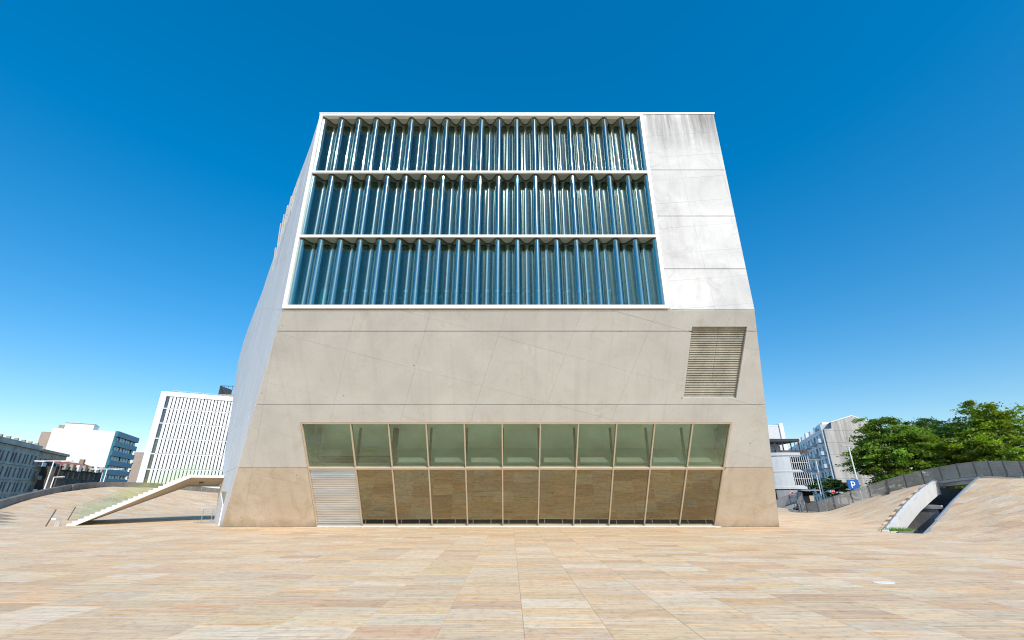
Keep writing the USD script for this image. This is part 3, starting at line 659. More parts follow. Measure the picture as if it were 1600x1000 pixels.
# ------------------------------------------------------------------ mesh fence on the right mound
fl = spline(RTOP[1:-1], 500); seg = np.r_[0, np.cumsum(np.linalg.norm(np.diff(fl[:, :2], axis=0), axis=1))]
fen = Thing('mesh_fence', 'grey expanded metal mesh fence along the crest of the right slope', 'fence', tuple(fl[250]))
FH, step = 1.17, 1.62
npan = int(seg[-1] / step)
for k in range(npan):
    a, b = [np.array([np.interp(s_, seg, fl[:, c]) for c in range(3)]) for s_ in (k * step, (k + 1) * step)]
    d = b - a; L = np.linalg.norm(d[:2]); d2 = d[:2] / L; out = np.array([d2[1], -d2[0], 0])
    if out[:2] @ np.array([1., 0]) < 0: out = -out
    zt_ = np.array([0, 0, 1.0]); shear = d[2] / L
    fen.part('post', bar(a - (0, 0, .15), a + zt_ * FH * 1.03, .07, .07, up=(d2[0], d2[1], 0)), 'steel_dark')
    if k % 2 == 0: fen.part('brace', bar(a + zt_ * FH * .85 - out * .03, a + np.r_[d2 * .45, shear * .45] + zt_ * .03 + out * .25, .045, .045), 'steel_dark')
    fen.part('rail', [bar(a + zt_ * FH, b + zt_ * FH, .035, .035), bar(a + zt_ * .05, b + zt_ * .05, .035, .035)], 'fence_metal')
    def P3(s_, z): return a + np.r_[d2 * s_, shear * s_] + zt_ * z + out * .02
    V, F = [], []
    sp_, wd = .085, .042
    for sgn in (1, -1):
        for c in np.arange(-FH, L + FH, sp_):
            pts = []
            for z in (.06, FH - .03):
                pts.append((c + sgn * (z - FH / 2) * .75, z))
            (s0, z0), (s1, z1) = pts
            if s1 == s0: continue
            lo, hi = sorted((s0, s1))
            t0, t1 = 0., 1.
            for lim in (0.04, L - .04):
                pass
            ta, tb = (.04 - s0) / (s1 - s0), (L - .04 - s0) / (s1 - s0)
            t0, t1 = max(0, min(ta, tb)), min(1, max(ta, tb))
            if t1 - t0 < .02: continue
            q0 = (s0 + (s1 - s0) * t0, z0 + (z1 - z0) * t0); q1 = (s0 + (s1 - s0) * t1, z0 + (z1 - z0) * t1)
            n = len(V); o = out * (.004 * sgn)
            V += [P3(q0[0] - wd/2, q0[1]) + o, P3(q0[0] + wd/2, q0[1]) + o, P3(q1[0] + wd/2, q1[1]) + o, P3(q1[0] - wd/2, q1[1]) + o]
            F += [[n, n+1, n+2], [n, n+2, n+3]]
    fen.part('mesh_panel', tm(V, F), 'fence_metal' if a[1] < 53 else 'fence_light')
fen.part('base_beam', [bar(fl[i] - (0, 0, .12), fl[i + 8] - (0, 0, .12), .22, .2) for i in range(0, 490, 8)], 'ramp_grey')

# ------------------------------------------------------------------ the covered opening in the right slope
op = Thing('slope_opening', 'wedge-shaped opening cut into the right paved slope beneath the fence', 'opening', tuple(CL[0]))
def dens(c, n=24): 
    t = np.r_[0, np.cumsum(np.linalg.norm(np.diff(c, axis=0), axis=1))]; k = np.linspace(0, t[-1], n); return np.stack([np.interp(k, t, c[:, i]) for i in range(3)], 1)
dl, dr_ = dens(CL), dens(CR)
low = []
lowpx = [(1414, 829), (1424, 816), (1437, 800), (1452, 786), (1467.5, 772.5)]
V, F = [], []
lpx = np.array(lowpx)
for i, p_ in enumerate(dl):
    zc_ = p_[1] * CP + (p_[2] - HC) * SP; sx = CX + FPX * p_[0] / zc_
    r_ = ray(sx, np.interp(sx, lpx[:, 0], lpx[:, 1])); zlow = -.3 if sx < 1414 else HC + r_[2] / r_[1] * p_[1]
    for _ in range(4):                                                     # uprights lean in the picture, so look the foot up where it stands
        zq_ = p_[1] * CP + (zlow - HC) * SP; sx = CX + FPX * p_[0] / zq_
        r_ = ray(sx, np.interp(sx, lpx[:, 0], lpx[:, 1])); zlow = -.3 if sx < 1414 else HC + r_[2] / r_[1] * p_[1]
    zlow = min(zlow, p_[2] - .25)
    o = np.array([-.20, .22, 0])
    for q in (p_ + (0, 0, .06), np.r_[p_[:2], zlow], p_ + o + (0, 0, .06), np.r_[p_[:2], zlow] + o): V.append(q)
for i in range(len(dl) - 1):
    a, b = 4 * i, 4 * i + 4
    for c0, c1 in ((0, 1), (1, 3), (3, 2), (2, 0)): F += [[a + c0, a + c1, b + c1], [a + c0, b + c1, b + c0]]
n = len(V); F += [[0, 2, 3], [0, 3, 1], [n-4, n-3, n-1], [n-4, n-1, n-2]]
op.part('side_beam', tm(V, F), 'beam_white', label='pale curved concrete beam along the opening')
op.part('handrail', tube(dl[2:] + (-.12, .12, .16), .03, 6), 'steel')
for i in range(2, 24, 3): op.part('rail_foot', bar(dl[i] + (-.12, .12, .05), dl[i] + (-.12, .12, .16), .04), 'steel')
for i in range(3, 21, 2):
    op.part('edge_stone', bar(dl[i] + (-.30, .34, -.015), dl[i + 1] + (-.30, .34, -.015), .22, .06), 'travertine', tone=PAL[i % 8])
op.part('coping', tube(dr_[5:] + (0.05, -.05, .05), .085, 6), 'steel')
V, F = [], []
for p_ in dr_:
    for q in (p_ + (.0, -.0, .02), np.r_[p_[:2], -.3], p_ + (.2, -.25, .0), np.r_[p_[:2], -.3] + (.2, -.25, 0)): V.append(q)
for i in range(len(dr_) - 1):
    a, b = 4 * i, 4 * i + 4
    for c0, c1 in ((0, 1), (1, 3), (3, 2), (2, 0)): F += [[a + c0, a + c1, b + c1], [a + c0, b + c1, b + c0]]
op.part('retaining_wall', tm(V, F), 'ramp_grey')
fl_pts = [CL[0] + (-.25, .28, -.03), CR[0] + (.1, -.1, -.03), CR[0] + (9.5, 8.6, -.85), CR[-1] + (2, 1, 0), CL[-1] + (3, 3, 0), CL[-1] + (-5, 3, 0), CL[0] + (4, 8.6, -.85)]
fp3 = np.array([np.r_[q[:2], z] for q, z in zip(fl_pts, (-.035, -.035, -.8, -.85, -.85, -.85, -.8))])
op.part('ramp_floor', tm(fp3, [[0, 1, 2], [0, 2, 6], [2, 3, 4], [2, 4, 5], [2, 5, 6]]), 'ramp_grey')
wq = at_depth(1419, 826, 42.5), at_depth(1474, 824, 40.5)
wf, wl = wall_frame(wq[0][:2], wq[1][:2], 0)
op.part('low_wall', wf.box(0, wl, -.9, .85, -.25, 0), 'ramp_grey')
op.part('low_wall_cap', wf.box(-.05, wl + .3, .85, 1.15, -.35, .06), 'gable_grey')
for q in range(1, 4): op.part('wall_joint', wf.box(wl * q / 4, wl * q / 4 + .04, -.9, .84, -.01, .004), 'gable_grey')
rq = CR[-1] + (3.2, -2.5, 0), CL[-1] + (1.2, 7.5, 0)
rw = wall_frame(rq[1][:2], rq[0][:2], 0)
op.part('rear_wall', rw[0].box(0, rw[1], -.95, 2.5, -.3, 0), 'dark_metal')
rl_ = wall_frame((CL[-1] + (-3.5, 1.6, 0))[:2], rq[1][:2], 0)
op.part('rear_wall', rl_[0].box(0, rl_[1], -.95, 2.2, -.3, 0), 'dark_metal')
op.part('deck_slab', tm(np.array([CL[-1] + (0, 0, -.12), CR[-1] + (0, 0, -.12), CR[-1] + (3.4, -.8, -.25), CL[-1] + (3.4, 2.8, -.25)]), [[0, 1, 2], [0, 2, 3]]), 'ramp_grey')
op.part('deck_beam', bar(CL[-1] + (.3, .25, -.32), CR[-1] + (.3, .25, -.32), .45, .42), 'ramp_grey')
op.part('column', bar((CL[-1] + (-1.6, .6, 0)) * (1, 1, 0) + (0, 0, -.9), (CL[-1] + (-1.6, .6, 0)) * (1, 1, 0) + (0, 0, 1.9), .3, .3), 'ramp_grey')
# weeds at its foot
wd0 = on_ground(1404, 830)
V, F, T = [], [], []
for i in range(260):
    b0 = wd0 + np.array([rng.normal(0, .42), rng.normal(.1, .10), 0]); h = rng.uniform(.08, .28); l = rng.uniform(-.12, .12, 2); n = len(V)
    V += [b0 + (-.018, 0, 0), b0 + (.018, 0, 0), b0 + (l[0], l[1], h)]; F.append([n, n + 1, n + 2]); T += [np.array([.10, .22, .03]) * rng.uniform(.6, 1.4)] * 3
single('weeds', tm(V, F), 'leaf', 'small tuft of green weeds at the foot of the slope opening', 'weeds', kind='stuff', tone=np.array(T))
wp = on_ground(1381, 910.5)
pc = trimesh.creation.cylinder(radius=1.0, height=.008, sections=24); pc.apply_scale((.27, .13, 1)); pc.apply_translation(wp + (0, 0, .006))
single('white_patch', tm(pc.vertices, pc.faces), 'white_paint', 'small flat white disc lying on the open paving', 'cover')

# ------------------------------------------------------------------ buildings behind, left
def holes_wall(fr, L, z0, z1, holes, t0, t1):
    p = sbox(0, z0, L, z1)
    if holes: p = p.difference(unary_union([sbox(*h) for h in holes]))
    return fr.slab(p, t0, t1)
def win_parts(th, fr, h, kind='window_dark', sub=True, frame='shade_white', t=-.18):
    a0, b0, a1, b1 = h
    f = th.part('window', [fr.box(a0, a0 + .07, b0, b1, t, t + .08), fr.box(a1 - .07, a1, b0, b1, t, t + .08), fr.box(a0 + .07, a1 - .07, b0, b0 + .07, t, t + .08), fr.box(a0 + .07, a1 - .07, b1 - .07, b1, t, t + .08),
                           fr.box((a0 + a1) / 2 - .03, (a0 + a1) / 2 + .03, b0 + .07, b1 - .07, t + .01, t + .07)], frame)
    f.part('pane', fr.box(a0 + .02, a1 - .02, b0 + .02, b1 - .02, t - .04, t + .02), kind)
# white office block with vertical fins
g0, g1 = at_depth(252.5, 611, 85.0), at_depth(362.5, 620, 90.6)
gf, gl_ = wall_frame(g0[:2], g1[:2]); GH = g0[2]; GL = gl_ * 2.0
ob = Thing('office_block', 'white office block with a grid of vertical fins behind the stair', 'building', (g0[0], g0[1], 0))
ob.part('wall', prism([gf.p(0, 0, -.9)[:2], gf.p(GL, 0, -.9)[:2], gf.p(GL, 0, -14)[:2], gf.p(0, 0, -14)[:2]], -.95, GH - .3), 'white_render')
lines = [GH - .42] + [at_depth(230, y, 85.4)[2] for y in (637.5, 660.5, 684.5, 708.5, 733, 757)]
ob.part('corner_post', gf.box(0, .95, -.4, GH, -.9, 0), 'fin_white')
ob.part('roof_beam', gf.box(.95, GL, GH - .85, GH, -.9, 0), 'fin_white')
ob.part('roof_railing', [gf.box(1.5, GL, GH + .5, GH + .54, -1.5, -1.46), gf.box(1.5, GL, GH + .25, GH + .29, -1.5, -1.46)] + [gf.box(1.5 + q, 1.54 + q, GH, GH + .5, -1.5, -1.46) for q in range(int(GL) - 2)], 'steel')
lines[0] = GH - .85
for k in range(6):
    zt_, zb_ = lines[k], lines[k + 1]
    ob.part('floor_band', gf.box(.95, GL, zb_ - .11, zb_ + .11, -.9, -.12), 'shade_white')
    ob.part('corner_window', gf.box(.98, 1.5, zb_ + .13, zt_ - .1, -.85, -.6), 'glass_dark')
    ob.part('dark_glazing', gf.box(1.5, GL, zb_ + .11, zt_ - .02, -.88, -.62), 'window_dark')
    for q in range(int((gl_ + 1.2) / .565)):
        a = 1.55 + q * .565
        ob.part('fin', gf.box(a, a + .40, zb_ + .11, zt_ - .11, -.5, -.05), 'fin_white')
ob.part('base_beam', gf.box(0, GL, lines[6] - .9, lines[6] - .3, -.9, -.02), 'fin_white')
ph0 = at_depth(341, 617, 93); ph1 = at_depth(372, 603, 93)
ob.part('plant_room', abox(ph0[0], ph1[0], 93, 97, GH - .5, GH + 1.0), 'old_tan')
ob.part('roof_screen', [bar((ph0[0] + .1, 92.9, GH + .9), (ph0[0] + .1, 92.9, ph1[2]), .1), bar((ph0[0] + .1, 92.9, ph1[2]), (ph1[0], 92.9, ph1[2] - .1), .1), bar((ph0[0] + .3, 92.9, ph1[2]), (ph0[0] + 1.8, 92.9, GH + 1), .1)]
        + [abox(ph0[0] + .1, ph0[0] + .2, 93, 97, GH + 1.0, ph1[2])] + [bar((ph0[0] + .9 + q * .9, 92.9, GH + 1), (ph0[0] + .9 + q * .9, 92.9, ph1[2]), .06) for q in range(3)], 'steel_dark')
# teal and white block
SC = 1.5
ta, tb, tc = at_depth(83, 669, 104 * SC), at_depth(181, 674, 110 * SC), at_depth(213.5, 685, 125 * SC)
TH = tb[2]
tw = Thing('teal_office_building', 'white sided office building with teal banded street front', 'building', (tb[0], tb[1], 0))
far_ = ta[:2] + (tc[:2] - tb[:2])
tw.part('wall', prism([ta[:2], tb[:2], tc[:2], far_], -.95, TH - 1.0), 'white_render')
f1, l1 = wall_frame(ta[:2], tb[:2])
tw.part('side_wall', f1.slab(Polygon([(0, -.4), (l1, -.4), (l1, TH), (0, TH)]), .01, .3), 'white_render')
for q in range(6): tw.part('cladding_joint', f1.box(0, l1, 2.5 + q * 3.5, 2.54 + q * 3.5, .3, .315), 'shade_white')
tw.part('penthouse', f1.box(l1 * .16, l1 * .62, TH - .9, TH + 2.0, -9, -.2), 'white_render')
tw.part('penthouse_roof', [f1.box(l1 * .16 - .2, l1 * .62 + .2, TH + 2.0, TH + 2.15, -9.2, 0)] + [f1.box(l1 * (.2 + q * .12), l1 * (.2 + q * .12) + .5, TH + 2.15, TH + 2.6, -3, -2.4) for q in range(4)], 'steel')
tw.part('roof_hut', f1.box(l1 * .07, l1 * .15, TH - .9, TH + 1.2, -6, -.4), 'old_tan')
tw.part('side_annex', f1.box(-3.4, -.05, -.4, TH - 1.0, -10, -4), 'brown_render')
f2, l2 = wall_frame(tb[:2], tc[:2])
ys = [674 + 0, 688.5, 703.5, 718.5, 733, 747, 762]; zs = [at_depth(181 - (y - 674) / 3, y, 110 * SC)[2] for y in ys]
for k in range(6):
    tw.part('teal_band', f2.box(-.1, l2 + .3, zs[k] - 1.75, zs[k] if k else TH + .1, .02, .9), 'teal_paint')
    tw.part('teal_wall', f2.box(-.05, 1.8, zs[k + 1], zs[k] - 1.75, .02, .5), 'teal_paint')
    for q in range(7):
        a = 2.0 + q * (l2 - 2.2) / 7; f = tw.part('window', [f2.box(a, a + .12, zs[k + 1], zs[k] - 1.75, .05, .35), f2.box(a + .12, a + (l2 - 2.2) / 7, zs[k + 1], zs[k + 1] + .15, .05, .35)], 'teal_paint' if q % 3 == 0 else 'shade_white')
        f.part('pane', f2.box(a + .12, a + (l2 - 2.2) / 7, zs[k + 1] + .15, zs[k] - 1.78, .05, .12), 'window_blind' if (q * 5 + k * 3) % 4 else 'window_dark')
# pale slab far behind it
q0, q1 = at_depth(210, 707, 210), at_depth(226, 707, 212)
pb = Thing('pale_tower', 'narrow pale grey block far behind between the teal and finned buildings', 'building', (q0[0], q0[1], 0))
pb.part('wall', prism([q0[:2], q1[:2] + (8, 0), q1[:2] + (8, 14), q0[:2] + (-2, 14)], -.95, q0[2]), 'brown_render')
pb.part('roof', prism([q0[:2] + (-.3, -.3), q1[:2] + (8, -.3), q1[:2] + (8, 14), q0[:2] + (-2.3, 14)], q0[2], q0[2] + .4), 'white_render')
ff, fl2 = wall_frame(q0[:2], q1[:2] + (8, 0))
for k in range(5): pb.part('balcony', ff.box(-.9, .8, 2.5 + k * 3.0, 3.4 + k * 3.0, 0.02, .8), 'white_render')
# old stone terrace
o0, o1 = at_depth(0, 681, 94.0), at_depth(107, 706, 133.0)
OH = o0[2]; od = (o1[:2] - o0[:2]) / np.linalg.norm(o1[:2] - o0[:2]); oo = o0[:2] - od * 12
of, ol = wall_frame(oo, o1[:2])
old = Thing('stone_terrace', 'long old grey stone terrace with tall windows beyond the parapet', 'building', (oo[0], oo[1], 0))
holes = []
split = 12 + 24.0
for fl_ in range(4):
    b0 = OH - 4.6 - fl_ * 3.05; a = 1.0; q = 0
    while a < split - 1.6:
        w = 1.0; holes.append((a, b0, a + w, b0 + 2.1)); a += 1.6 if q % 3 == 0 else 2.5; q += 1
h2 = []
for fl_ in range(4):
    b0 = OH - 4.4 - fl_ * 3.05
    for q in range(6): h2.append((split + .9 + q * 3.3, b0, split + 2.7 + q * 3.3, b0 + 1.6))
h2 = [h for h in h2 if h[2] < ol - .3]
old.part('wall', holes_wall(of, split, -.4, OH - 1.2, holes, -.35, 0), 'old_stone')
w2 = sbox(split + .01, -.4, ol, OH - 1.3).difference(unary_union([sbox(*h) for h in h2]))
old.part('wall', of.slab(w2, -.35, .02), 'old_tan')
old.part('core', of.box(.1, ol - .1, -.4, OH - 1.25, -12, -.5), 'old_stone_dark')
old.part('cornice', [of.box(-.2, split, OH - 1.2, OH - .75, -.5, .45), of.box(-.2, split, OH - .75, OH - .1, -.5, .2)], 'old_stone')
for q in range(9): old.part('parapet_pier', of.box(q * split / 9, q * split / 9 + .6, OH - .1, OH + .35, -.4, .25), 'old_stone')
old.part('cornice', of.box(split, ol + .2, OH - 1.3, OH - .7, -.5, .5), 'old_tan')
rf = [of.p(0, OH - .2, -.6), of.p(ol, OH - .8, -.6), of.p(ol - 3, OH + .75, -6), of.p(3, OH + 1.2, -6), of.p(ol, OH - .8, -12), of.p(0, OH - .2, -12)]
old.part('roof', tm(rf, [[0, 1, 2], [0, 2, 3], [3, 2, 4], [3, 4, 5], [0, 3, 5], [1, 4, 2]]), 'roof_tile')
for k, h in enumerate(holes): win_parts(old, of, h, 'window_dark', frame='old_stone')
for k, h in enumerate(h2):
    win_parts(old, of, h, 'window_blind' if k % 3 == 1 else 'window_dark', frame='shade_white')
    if k % 2 == 0: old.part('balcony', [of.box(h[0] - .4, h[2] + .4, h[1] - .35, h[1] - .2, .03, 1.1), of.box(h[0] - .4, h[2] + .4, h[1] - .2, h[1] + .55, 1.0, 1.1)], 'old_tan' if k % 4 else 'white_render')
for z in (OH - 4.9 - 3.05 * k for k in range(4)): old.part('string_course', of.box(0, split, z - .14, z + .06, .002, .16), 'old_stone')
# low dark ruinous houses with orange roofs
e0, e1 = at_depth(98, 722, 120), at_depth(163, 729, 140)
rn, rl = wall_frame(e0[:2], e1[:2]); RH = e0[2] - 1.0
ru = Thing('ruined_house', 'low dark house with broken eaves and orange tiled roof', 'building', (e0[0], e0[1], 0))
hr = [(1.2 + q * 2.6, RH - 2.9 - f_ * 2.9, 2.4 + q * 2.6, RH - 1.2 - f_ * 2.9) for q in range(int(rl / 2.6) - 1) for f_ in range(2)]
ru.part('wall', holes_wall(rn, rl, -.4, RH, hr, -.3, 0), 'old_stone_dark')
ru.part('core', rn.box(.1, rl - .1, -.4, RH - .1, -9, -.95), 'old_stone_dark')
for h in hr: win_parts(ru, rn, h, 'window_dark', frame='old_tan')
ru.part('roof', tm([rn.p(-.5, RH, .6), rn.p(rl * .9, RH - .1, .6), rn.p(rl * .9, RH + 1.5, -4), rn.p(0, RH + 1.7, -4), rn.p(-.5, RH - .15, .6), rn.p(rl * .9, RH - .25, .6)], [[0,1,2],[0,2,3],[4,5,1],[4,1,0]]), 'roof_tile')
for q in range(7):
    a = q * rl / 7; ru.part('dormer', [rn.box(a, a + 1.3, RH - .8 - .1 * (q % 3), RH + .6, .3, 1.0)], ('old_stone', 'old_tan', 'white_render')[q % 3])
ru.part('chimney', rn.box(rl * .75, rl * .75 + .9, RH, RH + 2.6, -4, -3), 'old_tan')

# ------------------------------------------------------------------ buildings behind, right
# apartment block with a stained blind gable
a0_, a1_ = at_depth(1286, 670, 115.0), at_depth(1372, 664, 113.0)
back_ = at_depth(1233, 699, 172.0)
ap = Thing('apartment_block', 'grey apartment block with stained blind gable and balconied street front', 'building', (a0_[0], a0_[1], 0))
AZ = a0_[2]; foot_ = [a0_[:2], a1_[:2], a1_[:2] + (back_[:2] - a0_[:2]), back_[:2]]
ap.part('wall', prism([foot_[0], foot_[1], foot_[2], foot_[3]], -.95, AZ - .1), 'shade_white')
gf2, gl2 = wall_frame(a0_[:2], a1_[:2]); apx = at_depth(1329, 650, 114.0)
pk = (apx[:2] - a0_[:2]) @ gf2.ex[:2]
GP = Polygon([(0, -.4), (gl2, -.4), (gl2, AZ + .4), (pk, apx[2]), (2.0, AZ + 1.5), (1.8, AZ), (0, AZ - .1)])
nb = 7; zz = np.linspace(-.4, AZ - .5, nb)
for k in range(nb):
    z1_ = zz[k + 1] if k < nb - 1 else AZ + 8
    for c0_, c1_ in ((0, 4.2), (4.2, 8.6), (8.6, gl2)):
        m = gf2.slab(GP.intersection(sbox(c0_, zz[k], c1_, z1_)).buffer(-.02, join_style=2), .02, .3)
        if m is not None: ap.part('gable_panel', m, 'gable_grey')
bd = back_[:2] - a0_[:2]
ridge0 = np.r_[apx[:2], apx[2]]; ridge1 = ridge0 + np.r_[bd, 0]
e0_ = np.r_[a0_[:2] + gf2.ex[:2] * 1.9, AZ + 1.5]; e1_ = np.r_[a1_[:2], AZ + .5]
ap.part('roof', tm([e0_, ridge0, ridge1, e0_ + np.r_[bd, 0], e1_, e1_ + np.r_[bd, 0]], [[0,1,2],[0,2,3],[1,4,5],[1,5,2]]), 'white_paint')
ap.part('roof_edge', bar(e0_ + (0, -.2, .05), ridge0 + (0, -.2, .05), .5, .18), 'white_paint')
ap.part('roof_edge', bar(ridge0 + (0, -.2, .05), e1_ + (0, -.2, .05), .5, .18), 'white_paint')
ap.part('attic_box', bar(e0_ + np.r_[bd * .06, .1], e0_ + np.r_[bd * .25, .1], 2.0, 1.0), 'white_paint')
sf, sl = wall_frame(back_[:2], a0_[:2])
hs = []
for k in range(6):
    for q in range(12):
        a = sl - 3.4 - q * 4.4; b0 = AZ - 2.9 - k * 3.0
        if a > 1: hs.append((a, b0, a + (2.4 if q % 2 == 0 else 1.4), b0 + 1.9))
ap.part('street_wall', holes_wall(sf, sl, -.4, AZ, hs, .05, .4), 'shade_white')
for i, h in enumerate(hs):
    win_parts(ap, sf, h, 'window_dark' if i % 3 else 'window_blind', frame='white_paint', t=.12)
    if (h[2] - h[0]) > 2: ap.part('balcony', [sf.box(h[0] - .5, h[2] + .5, h[1] - .35, h[1] - .2, .41, 1.5), sf.box(h[0] - .5, h[2] + .5, h[1] - .2, h[1] + .6, 1.4, 1.5), sf.box(h[0] - .5, h[0] - .4, h[1] - .2, h[1] + .6, .41, 1.4), sf.box(h[2] + .4, h[2] + .5, h[1] - .2, h[1] + .6, .41, 1.4)], 'shade_white')
for q in range(7):
    ap.part('dormer', sf.box(sl - 6 - q * 7.5, sl - 3.5 - q * 7.5, AZ + .05, AZ + 1.5 + .3 * (q % 2), -2.4, -.2), 'white_paint' if q % 2 else 'shade_white')
# rounded white corner building
cD = 80.0; cc = at_depth(1232, 740, cD + 5)
RZ = at_depth(1240, 707, cD)[2]; ra0 = at_depth(1206, 740, cD)[0]; ra1 = at_depth(1264, 740, cD)[0]
fp = [(ra0 - 9, cD)] + [(ra0 - 9, cD + 13), (ra1 + 1.5, cD + 13)] + [(ra1 - .9 + .9 * math.sin(t) , cD + .9 - .9 * math.cos(t)) for t in np.linspace(math.pi / 2, 0, 6)]
mx0 = at_depth(1236, 740, cD)[0]; mx1 = at_depth(1254, 740, cD)[0]
rd = Thing('rounded_building', 'white rounded corner building with slatted windows and roof pergola', 'building', (cc[0], cD, 0))
# plan: a straight front, then a quarter-round corner on the left
R_ = 5.5; fpl = [(mx0, cD)] + [(mx0 - R_ * math.sin(t), cD + R_ * (1 - math.cos(t))) for t in np.linspace(.15, math.pi / 2, 10)] + [(mx0 - R_, cD + 14), (ra1 - .4, cD + 14), (ra1 - .4, cD + 1.2), (ra1 - .7, cD + .35), (ra1 - 1.3, cD)]
fpl = fpl[::-1]; PB = Polygon(fpl).buffer(0)
zg = at_depth(1240, 762, cD)[2]; zm = at_depth(1240, 736, cD)[2]
def ring(z0, z1, o, mat, name): 
    g = PB.buffer(o, join_style=1); m = trimesh.creation.extrude_polygon(g, z1 - z0, engine='earcut'); m.apply_translation((0, 0, z0)); rd.part(name, tm(m.vertices, m.faces), mat)
ring(-.95, zg - .2, -.05, 'curve_grey', 'ground_storey'); ring(zg - .2, zg + .15, .12, 'curve_white', 'floor_band'); ring(zg + .15, RZ - .5, 0, 'curve_white', 'wall')
ring(zm - .12, zm + .08, .06, 'curve_white', 'floor_band'); ring(RZ - .5, RZ, .15, 'curve_white', 'parapet')
rf_, _ = wall_frame((mx0, cD), (ra1, cD))
for z0, z1 in ((zg + .45, zm - .2), (zm + .3, RZ - .7)):
    wv = rd.part('slatted_window', rf_.box(.35, mx1 - mx0 + 1.2, z0, z1, .01, .04), 'window_dark')
    for q in range(9): wv.part('slat', rf_.box(.4 + q * .36, .46 + q * .36, z0, z1, .045, .16), 'fin_white')
    wv.part('rail', rf_.box(.35, mx1 - mx0 + 1.2, (z0 + z1) / 2, (z0 + z1) / 2 + .06, .045, .13), 'fin_white')
for q, yy in enumerate((712, 738, 768)):
    w_ = at_depth(1210, yy, cD + 1.5); rd.part('side_window', abox(w_[0] - 1.4, w_[0] - .1, cD + .7, cD + 1.2, w_[2] - 1.2, w_[2] + .3), 'window_dark')
rd.part('shop_opening', rf_.box(.9, mx1 - mx0 + 1.0, -.3, zg - .6, -.04, -.02), 'window_dark')
rd.part('shop_canopy', rf_.box(.6, mx1 - mx0 + 1.6, zg - .5, zg - .3, -.04, .9), 'curve_grey')
rd.part('shop_emblem', rf_.box(2.2, 2.9, .8, 1.7, 0, .03), 'frame_gold')
pg = at_depth(1243, 690, cD + 2)
pgx0, pgx1 = at_depth(1204, 690, cD + 2)[0], pg[0]
per = rd.part('pergola_roof', abox(pgx0 - 1, pgx1, cD + .8, cD + 7, pg[2] - .1, pg[2] + .35), 'dark_metal')
for q in range(4): per.part('pergola_post', abox(pgx0 + q * 1.4, pgx0 + q * 1.4 + .14, cD + 1, cD + 1.14, RZ, pg[2] - .1), 'dark_metal')
rd.part('terrace_planter', abox(pgx0, pgx1 + 1.2, cD + .9, cD + 1.5, RZ, RZ + .45), 'old_stone_dark')
rd.part('terrace_wall', abox(pgx0 - 1, pgx1 - 1.2, cD + 5, cD + 6, RZ, pg[2] - .1), 'shade_white')
# white stair tower far behind it
t0_, t1_ = at_depth(1196, 660, 130), at_depth(1221, 662, 130)
tr = Thing('white_tower', 'white slab tower rising behind the rounded building', 'building', (t0_[0], 130, 0))
tr.part('wall', abox(t0_[0], t1_[0] - 1.0, 130, 138, -.95, t1_[2] - .6), 'shade_white')
tr.part('end_slab', abox(t1_[0] - .95, t1_[0] + 0.1, 129.6, 138, -.95, t1_[2] + .1), 'white_paint')
tr.part('roof_edge', abox(t0_[0], t1_[0] - 1.0, 129.9, 138, t1_[2] - .6, t1_[2] - .4), 'white_paint')

# ------------------------------------------------------------------ street lamps, signs, cars
def lamp(bx_, by_, d, tx, ty, style, label):
    b = at_depth(bx_, by_, d); t = at_depth(tx, ty, d); b = np.array([t[0], d, -.95]); H = t[2]
    th = Thing('street_lamp', label, 'street lamp', tuple(b), group='street lamps around the plaza')
    top = np.array([t[0], d, H])
    th.part('pole', tube([b, b + (0, 0, H * .5), top], [.11, .09, .07], 8), 'white_paint', smooth=40)
    if style == 'T':
        th.part('arm', bar(top + (-2.2, 0, .02), top + (2.2, 0, .02), .16, .10), 'white_paint')
        for s_ in (-1, 1): th.part('lamp_head', bar(top + (s_ * 1.2, 0, -.04), top + (s_ * 2.6, 0, .03), .34, .14), 'white_paint')
    elif style == 'L':
        th.part('arm', bar(top, top + (1.4, 0, .05), .12, .09), 'white_paint'); th.part('lamp_head', bar(top + (.6, 0, .02), top + (1.5, 0, .05), .3, .12), 'white_paint')
    else:
        th.part('lamp_head', bar(top + (-.9, 0, .05), top + (.5, 0, .05), .25, .12), 'steel'); th.part('bracket', bar(top - (0, 0, 4.2), top - (.7, 0, 4.0), .06), 'steel_dark')
lamp(69, 767, 66, 84.5, 720.5, 'T', 'tall white street lamp with double arm in front of the stone terrace')
lamp(78, 765, 72, 84.5, 745.5, 'L', 'shorter single arm lamp beside the double armed lamp at the stone terrace')
lamp(161, 754, 78, 167.5, 733, 'T', 'white double arm street lamp in front of the teal building')
lamp(1346, 763, 62, 1325.5, 697, 'S', 'tall pale lamp pole in front of the stained gable')
lamp(1288, 780, 70, 1274.5, 719, 'S', 'slim white lamp pole left of the small street trees')
lamp(1282, 778, 76, 1275.5, 741, 'S', 'shorter white pole close behind a slim white lamp pole')
def sign_at(x, y, d, w, h): return at_depth(x, y, d), d * w / FPX * .95, d * h / FPX * .95
c, w, h = sign_at(1333, 757, 58, 17, 14)
ps = Thing('parking_sign', 'blue square parking sign with white letter above the mesh fence', 'sign', (c[0], 58, -.95))
ps.part('board', abox(c[0] - w/2, c[0] + w/2, 57.9, 58.05, c[2] - h/2, c[2] + h/2), 'sign_blue')
tmh = meshkit.text_mesh('P', h * .62, .02, bold=True); v = np.asarray(tmh.vertices); v = np.stack([v[:, 0] - v[:, 0].mean() + c[0], 57.89 - v[:, 2], v[:, 1] - v[:, 1].max() / 2 + c[2]], 1)
ps.part('letter', tm(v, np.asarray(tmh.faces)), 'white_paint')
ps.part('post', [bar((c[0] + .3, 58.1, -.95), (c[0] + .3, 58.1, c[2]), .08)], 'steel')
